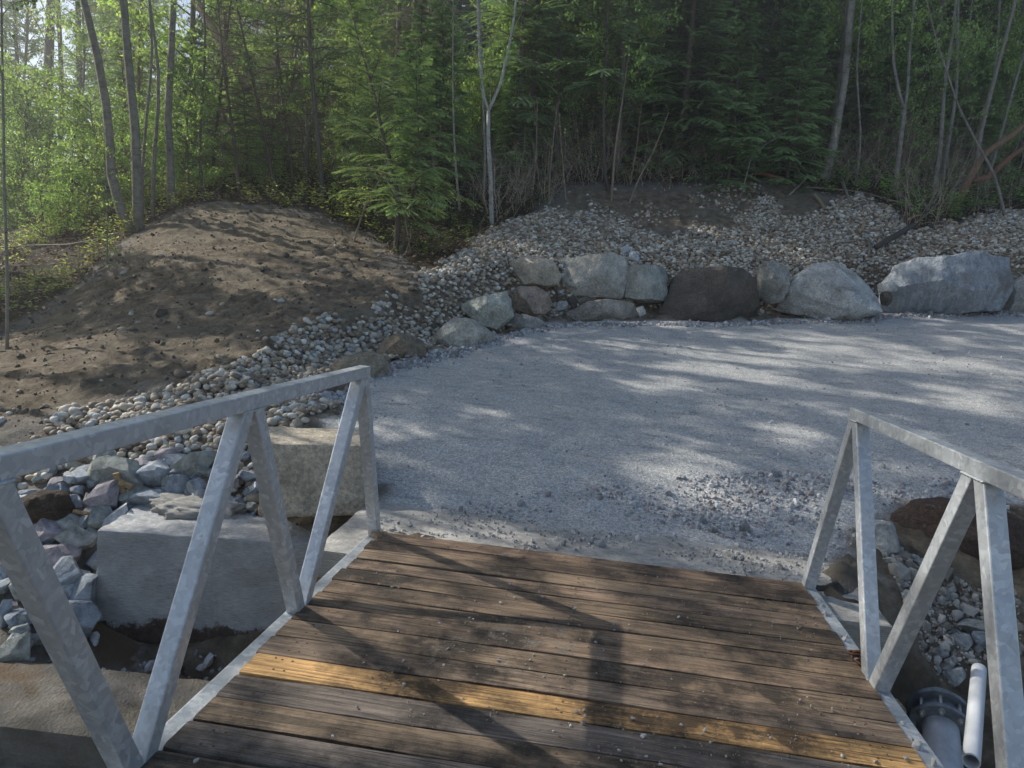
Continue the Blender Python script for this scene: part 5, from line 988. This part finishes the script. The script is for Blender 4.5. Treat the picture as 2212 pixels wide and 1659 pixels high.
# undergrowth, litter, brush (uncountable)
rg = np.random.default_rng(44)
def floor_pts(n, x0, x1, y0, y1, thr=.5, ns=.9, bias=0., seed=1):
    x = rg.uniform(x0, x1, n); y = rg.uniform(y0, y1, n); k = (wS(w_lit, x, y) > thr) & (fbm(np.stack([x*ns, y*ns, x*0], -1), seed, 3)+bias > rg.uniform(-.4, .4, n)); return x[k], y[k]
x, y = floor_pts(60000, -14, 13, 4, 20, .35, 1.5, .35, 2); n = len(x); V = Veg(); d = nz(np.stack([rg.normal(size=n), rg.normal(size=n), rg.normal(0, .35, n)], 1)); sd = nz(np.cross(d, np.stack([rg.normal(0, .4, n), rg.normal(0, .4, n), np.ones(n)], 1)))
pal = np.array([(.1, .06, .035), (.16, .1, .06), (.24, .16, .1), (.07, .045, .03), (.3, .22, .15)]); V.add(np.stack([x, y, zS(x, y)+.015], 1), d, sd, .075*rg.uniform(.5, 1.3, n), .024, pal[rg.integers(0, 5, n)]); v, t, c = V.leaves()
link('leaf_litter', mesh('leaf_litter', v, t, MDR, False, tint=c), None, None, 'brown dead leaves covering the forest floor', 'leaf litter', None, 'stuff')
V = Veg(); A = Acc()
def plants(x, y, hmin, hmax, nl_, ls, tint, tilt=.2):
    for i in range(len(x)):
        h = rg.uniform(hmin, hmax); b = np.array([x[i], y[i], float(zS(x[i], y[i])[0])]); tp = b+np.array([rg.normal(0, .12), rg.normal(0, .12), h]); A.tube([b, (b+tp)/2+rg.normal(0, .02, 3), tp], [.004, .003, .002], 3, c=(.12, .12, .05), cap=False)
        m = nl_; u = rg.uniform(.4, 1, m); a = rg.uniform(0, 6.28, m); d = nz(np.stack([np.cos(a), np.sin(a), rg.uniform(-.2, .5, m)], 1)); sd = nz(np.cross(d, np.stack([rg.normal(0, tilt, m), rg.normal(0, tilt, m), np.ones(m)], 1)))
        L = ls*rg.uniform(.6, 1.3, m); pts = b+(tp-b)*u[:, None]+d*L[:, None]*.5*rg.uniform(.2, 1, (m, 1)); V.add(pts, d, sd, L, L*.36, np.array(tint)*rg.uniform(.6, 1.5, (m, 1)))
x, y = floor_pts(9000, -13, -4.5, 4, 18, .6, .8, .3, 5); plants(x[:2200], y[:2200], .08, .5, 9, .07, (.2, .24, .05))
x, y = floor_pts(3600, 4.5, 13, 11, 20, .6, .8, .2, 6); plants(x[:1100], y[:1100], .1, .6, 9, .1, (.09, .19, .035))
x, y = floor_pts(5200, -5, 6, 8, 18, .6, .9, .1, 7); plants(x[:1100], y[:1100], .05, .4, 7, .055, (.07, .12, .03))
v, t, c = V.leaves(); link('undergrowth_leaves', mesh('undergrowth_leaves', v, t, MLF, False, tint=c), None, None, 'low leafy undergrowth covering the forest floor', 'undergrowth', None, 'stuff'); link('undergrowth_stems', A.mesh('undergrowth_stems', MBK, False), None, None, 'thin stems of the low undergrowth', 'undergrowth', None, 'stuff')
def brush(name, x, y, h0, h1, tint, label, seed, lean=.45, r=.004):
    rg = np.random.default_rng(seed); A = Acc()
    for i in range(len(x)):
        b = np.array([x[i], y[i], float(zS(x[i], y[i])[0])-.02]); L = rg.uniform(h0, h1); d = nz(np.array([rg.normal(0, lean), rg.normal(0, lean), 1.])); p = arc(b, d, L, rg.uniform(-.1, .7), 6, rg, .12); c = np.array(tint)*rg.uniform(.5, 1.6); A.tube(p, np.linspace(r*rg.uniform(.7, 1.6), .0012, 6), 3, c=c, cap=False)
        for _ in range(3):
            q = path_at(p, rg.uniform(.3, .95)); A.tube(arc(q, nz(d+rg.normal(0, .6, 3)), L*rg.uniform(.15, .4), .3, 4, rg, .15), [.0026, .002, .0015, .0008], 3, c=c, cap=False)
    link(name, A.mesh(name, MBK, False), None, None, label, 'brush', None, 'stuff')
x, y = floor_pts(5000, -4.5, 9, 8, 16.5, .5, .8, .2, 8); brush('bare_brush', x[:2200], y[:2200], .3, 1.5, (.42, .35, .27), 'tangle of bare thin twigs and stems along the forest edge', 45)
x, y = floor_pts(5000, -12, 12, 12.5, 20, .5, .8, .4, 9); brush('dark_brush', x[:2200], y[:2200], .8, 2.8, (.27, .22, .17), 'dark tangle of twigs under the trees', 46, .4, .006)
# fallen sticks and branches, each its own
def stick(px, wpx, label, col=(.25, .19, .14), name='fallen_branch', cat='branch', m=None, lift=.04, rk=None):
    hs = [hit(u, v) for u, v in px]; D = [depth(h) for h in hs]; pts = np.array([P(u, v, d_-.12) for (u, v), d_ in zip(px, D)])+[0, 0, lift]; a = Acc(); n = 12
    r = wpx*np.mean(D)/FPX/2; a.tube(spline(pts, n)-pts[0], np.linspace(r, r*(.6 if rk is None else rk), n), 7, c=col); link(name, a.mesh(name, m or MBK, True), None, tuple(pts[0]), label, cat)
stick([(1638, 377), (1660, 382), (1700, 393), (1715, 402)], 9, 'reddish fallen branch with a pale broken end on the bank', (.34, .16, .09)); stick([(1634, 376), (1650, 379)], 9, 'pale broken end of wood lying at the tip of the reddish branch', (.6, .5, .3), 'wood_chunk', 'wood')
stick([(1612, 384), (1680, 362), (1726, 340)], 4, 'long straight grey stick lying up the bank left of the broken trunk', (.3, .27, .22)); stick([(1705, 425), (1745, 385), (1790, 370)], 4.5, 'pale curved stick rising right from the bank', (.36, .32, .26))
stick([(1740, 408), (1800, 412), (1860, 418), (1910, 432), (1980, 450)], 3.5, 'long thin twig running right above the cobbles', (.3, .26, .2)); stick([(1818, 392), (1826, 415), (1836, 441)], 8, 'short upright grey stub on the bank below the broken trunk', (.28, .25, .2))
stick([(1760, 425), (1772, 440), (1780, 455)], 10, 'short thick broken branch end at the top of the cobbles', (.34, .27, .18)); stick([(1866, 486), (1860, 500), (1856, 505)], 6, 'orange splinter of wood standing in the cobbles', (.6, .25, .07), 'wood_splinter', 'wood', MBR); stick([(1962, 478), (1978, 470), (1988, 468)], 6, 'orange wood sliver lying on the dark soil', (.6, .25, .07), 'wood_splinter', 'wood', MBR)
stick([(1892, 538), (1930, 515), (1975, 490)], 12, 'dark flat plank lying across the cobbles left of the streaked boulder', (.09, .075, .065), 'plank', 'plank', rk=1); stick([(1875, 520), (1878, 545), (1876, 558)], 7, 'grey stick standing in the cobbles right of the dome boulder', (.24, .2, .15))
stick([(0, 566), (80, 562), (150, 562), (230, 548), (258, 538)], 3.5, 'long thin bare twig reaching across the leafy slope at the left', (.42, .38, .32), lift=.3)

# ------------------------------------------------------------------ light
sd_ = Vector((-1.387, .41, 1.0)).normalized(); el = math.asin(sd_.z); rot = math.atan2(sd_.x, sd_.y)
w = bpy.data.worlds.new('World'); S.world = w; w.use_nodes = True; nt = w.node_tree; bg = nt.nodes['Background']
sky = nt.nodes.new('ShaderNodeTexSky'); sky.sky_type = 'NISHITA'; sky.sun_disc = False; sky.sun_elevation = el; sky.sun_rotation = rot; sky.air_density = 1.0; sky.dust_density = 1.5
nt.links.new(sky.outputs[0], bg.inputs[0]); bg.inputs[1].default_value = .15
L = bpy.data.lights.new('sun', 'SUN'); L.energy = 5; L.angle = R_(.53); L.color = (1, .96, .87); lo = bpy.data.objects.new('sun', L); COL.objects.link(lo); lo.rotation_euler = sd_.to_track_quat('Z', 'Y').to_euler()
S.view_settings.view_transform = 'Standard'; S.view_settings.look = 'None'; S.view_settings.exposure = 0; S.view_settings.gamma = 1
S.render.engine = 'CYCLES'; S.cycles.use_denoising = True; S.cycles.use_adaptive_sampling = True; S.cycles.adaptive_threshold = .025; S.cycles.max_bounces = 6; S.cycles.transparent_max_bounces = 4
# added scattering volume that lifts the forest tones and imitates lens veiling
hz = bpy.data.materials.new('added_haze'); hz.use_nodes = True; nt = hz.node_tree; nt.nodes.remove(nt.nodes['Principled BSDF'])
vs_ = nt.nodes.new('ShaderNodeVolumeScatter'); vs_.inputs['Color'].default_value = (.96, .98, 1, 1); vs_.inputs['Density'].default_value = .006; vs_.inputs['Anisotropy'].default_value = .74
nt.links.new(vs_.outputs[0], nt.nodes['Material Output'].inputs['Volume'])
bm = bmesh.new(); bmesh.ops.create_cube(bm, size=1); me = bpy.data.meshes.new('added_haze'); bm.to_mesh(me); bm.free(); me.materials.append(hz)
ho = link('added_haze', me, None, (-2, 16, 4), None, None, None, 'structure'); ho.scale = (52, 64, 15)
S.cycles.volume_step_rate = 4; S.cycles.volume_bounces = 0
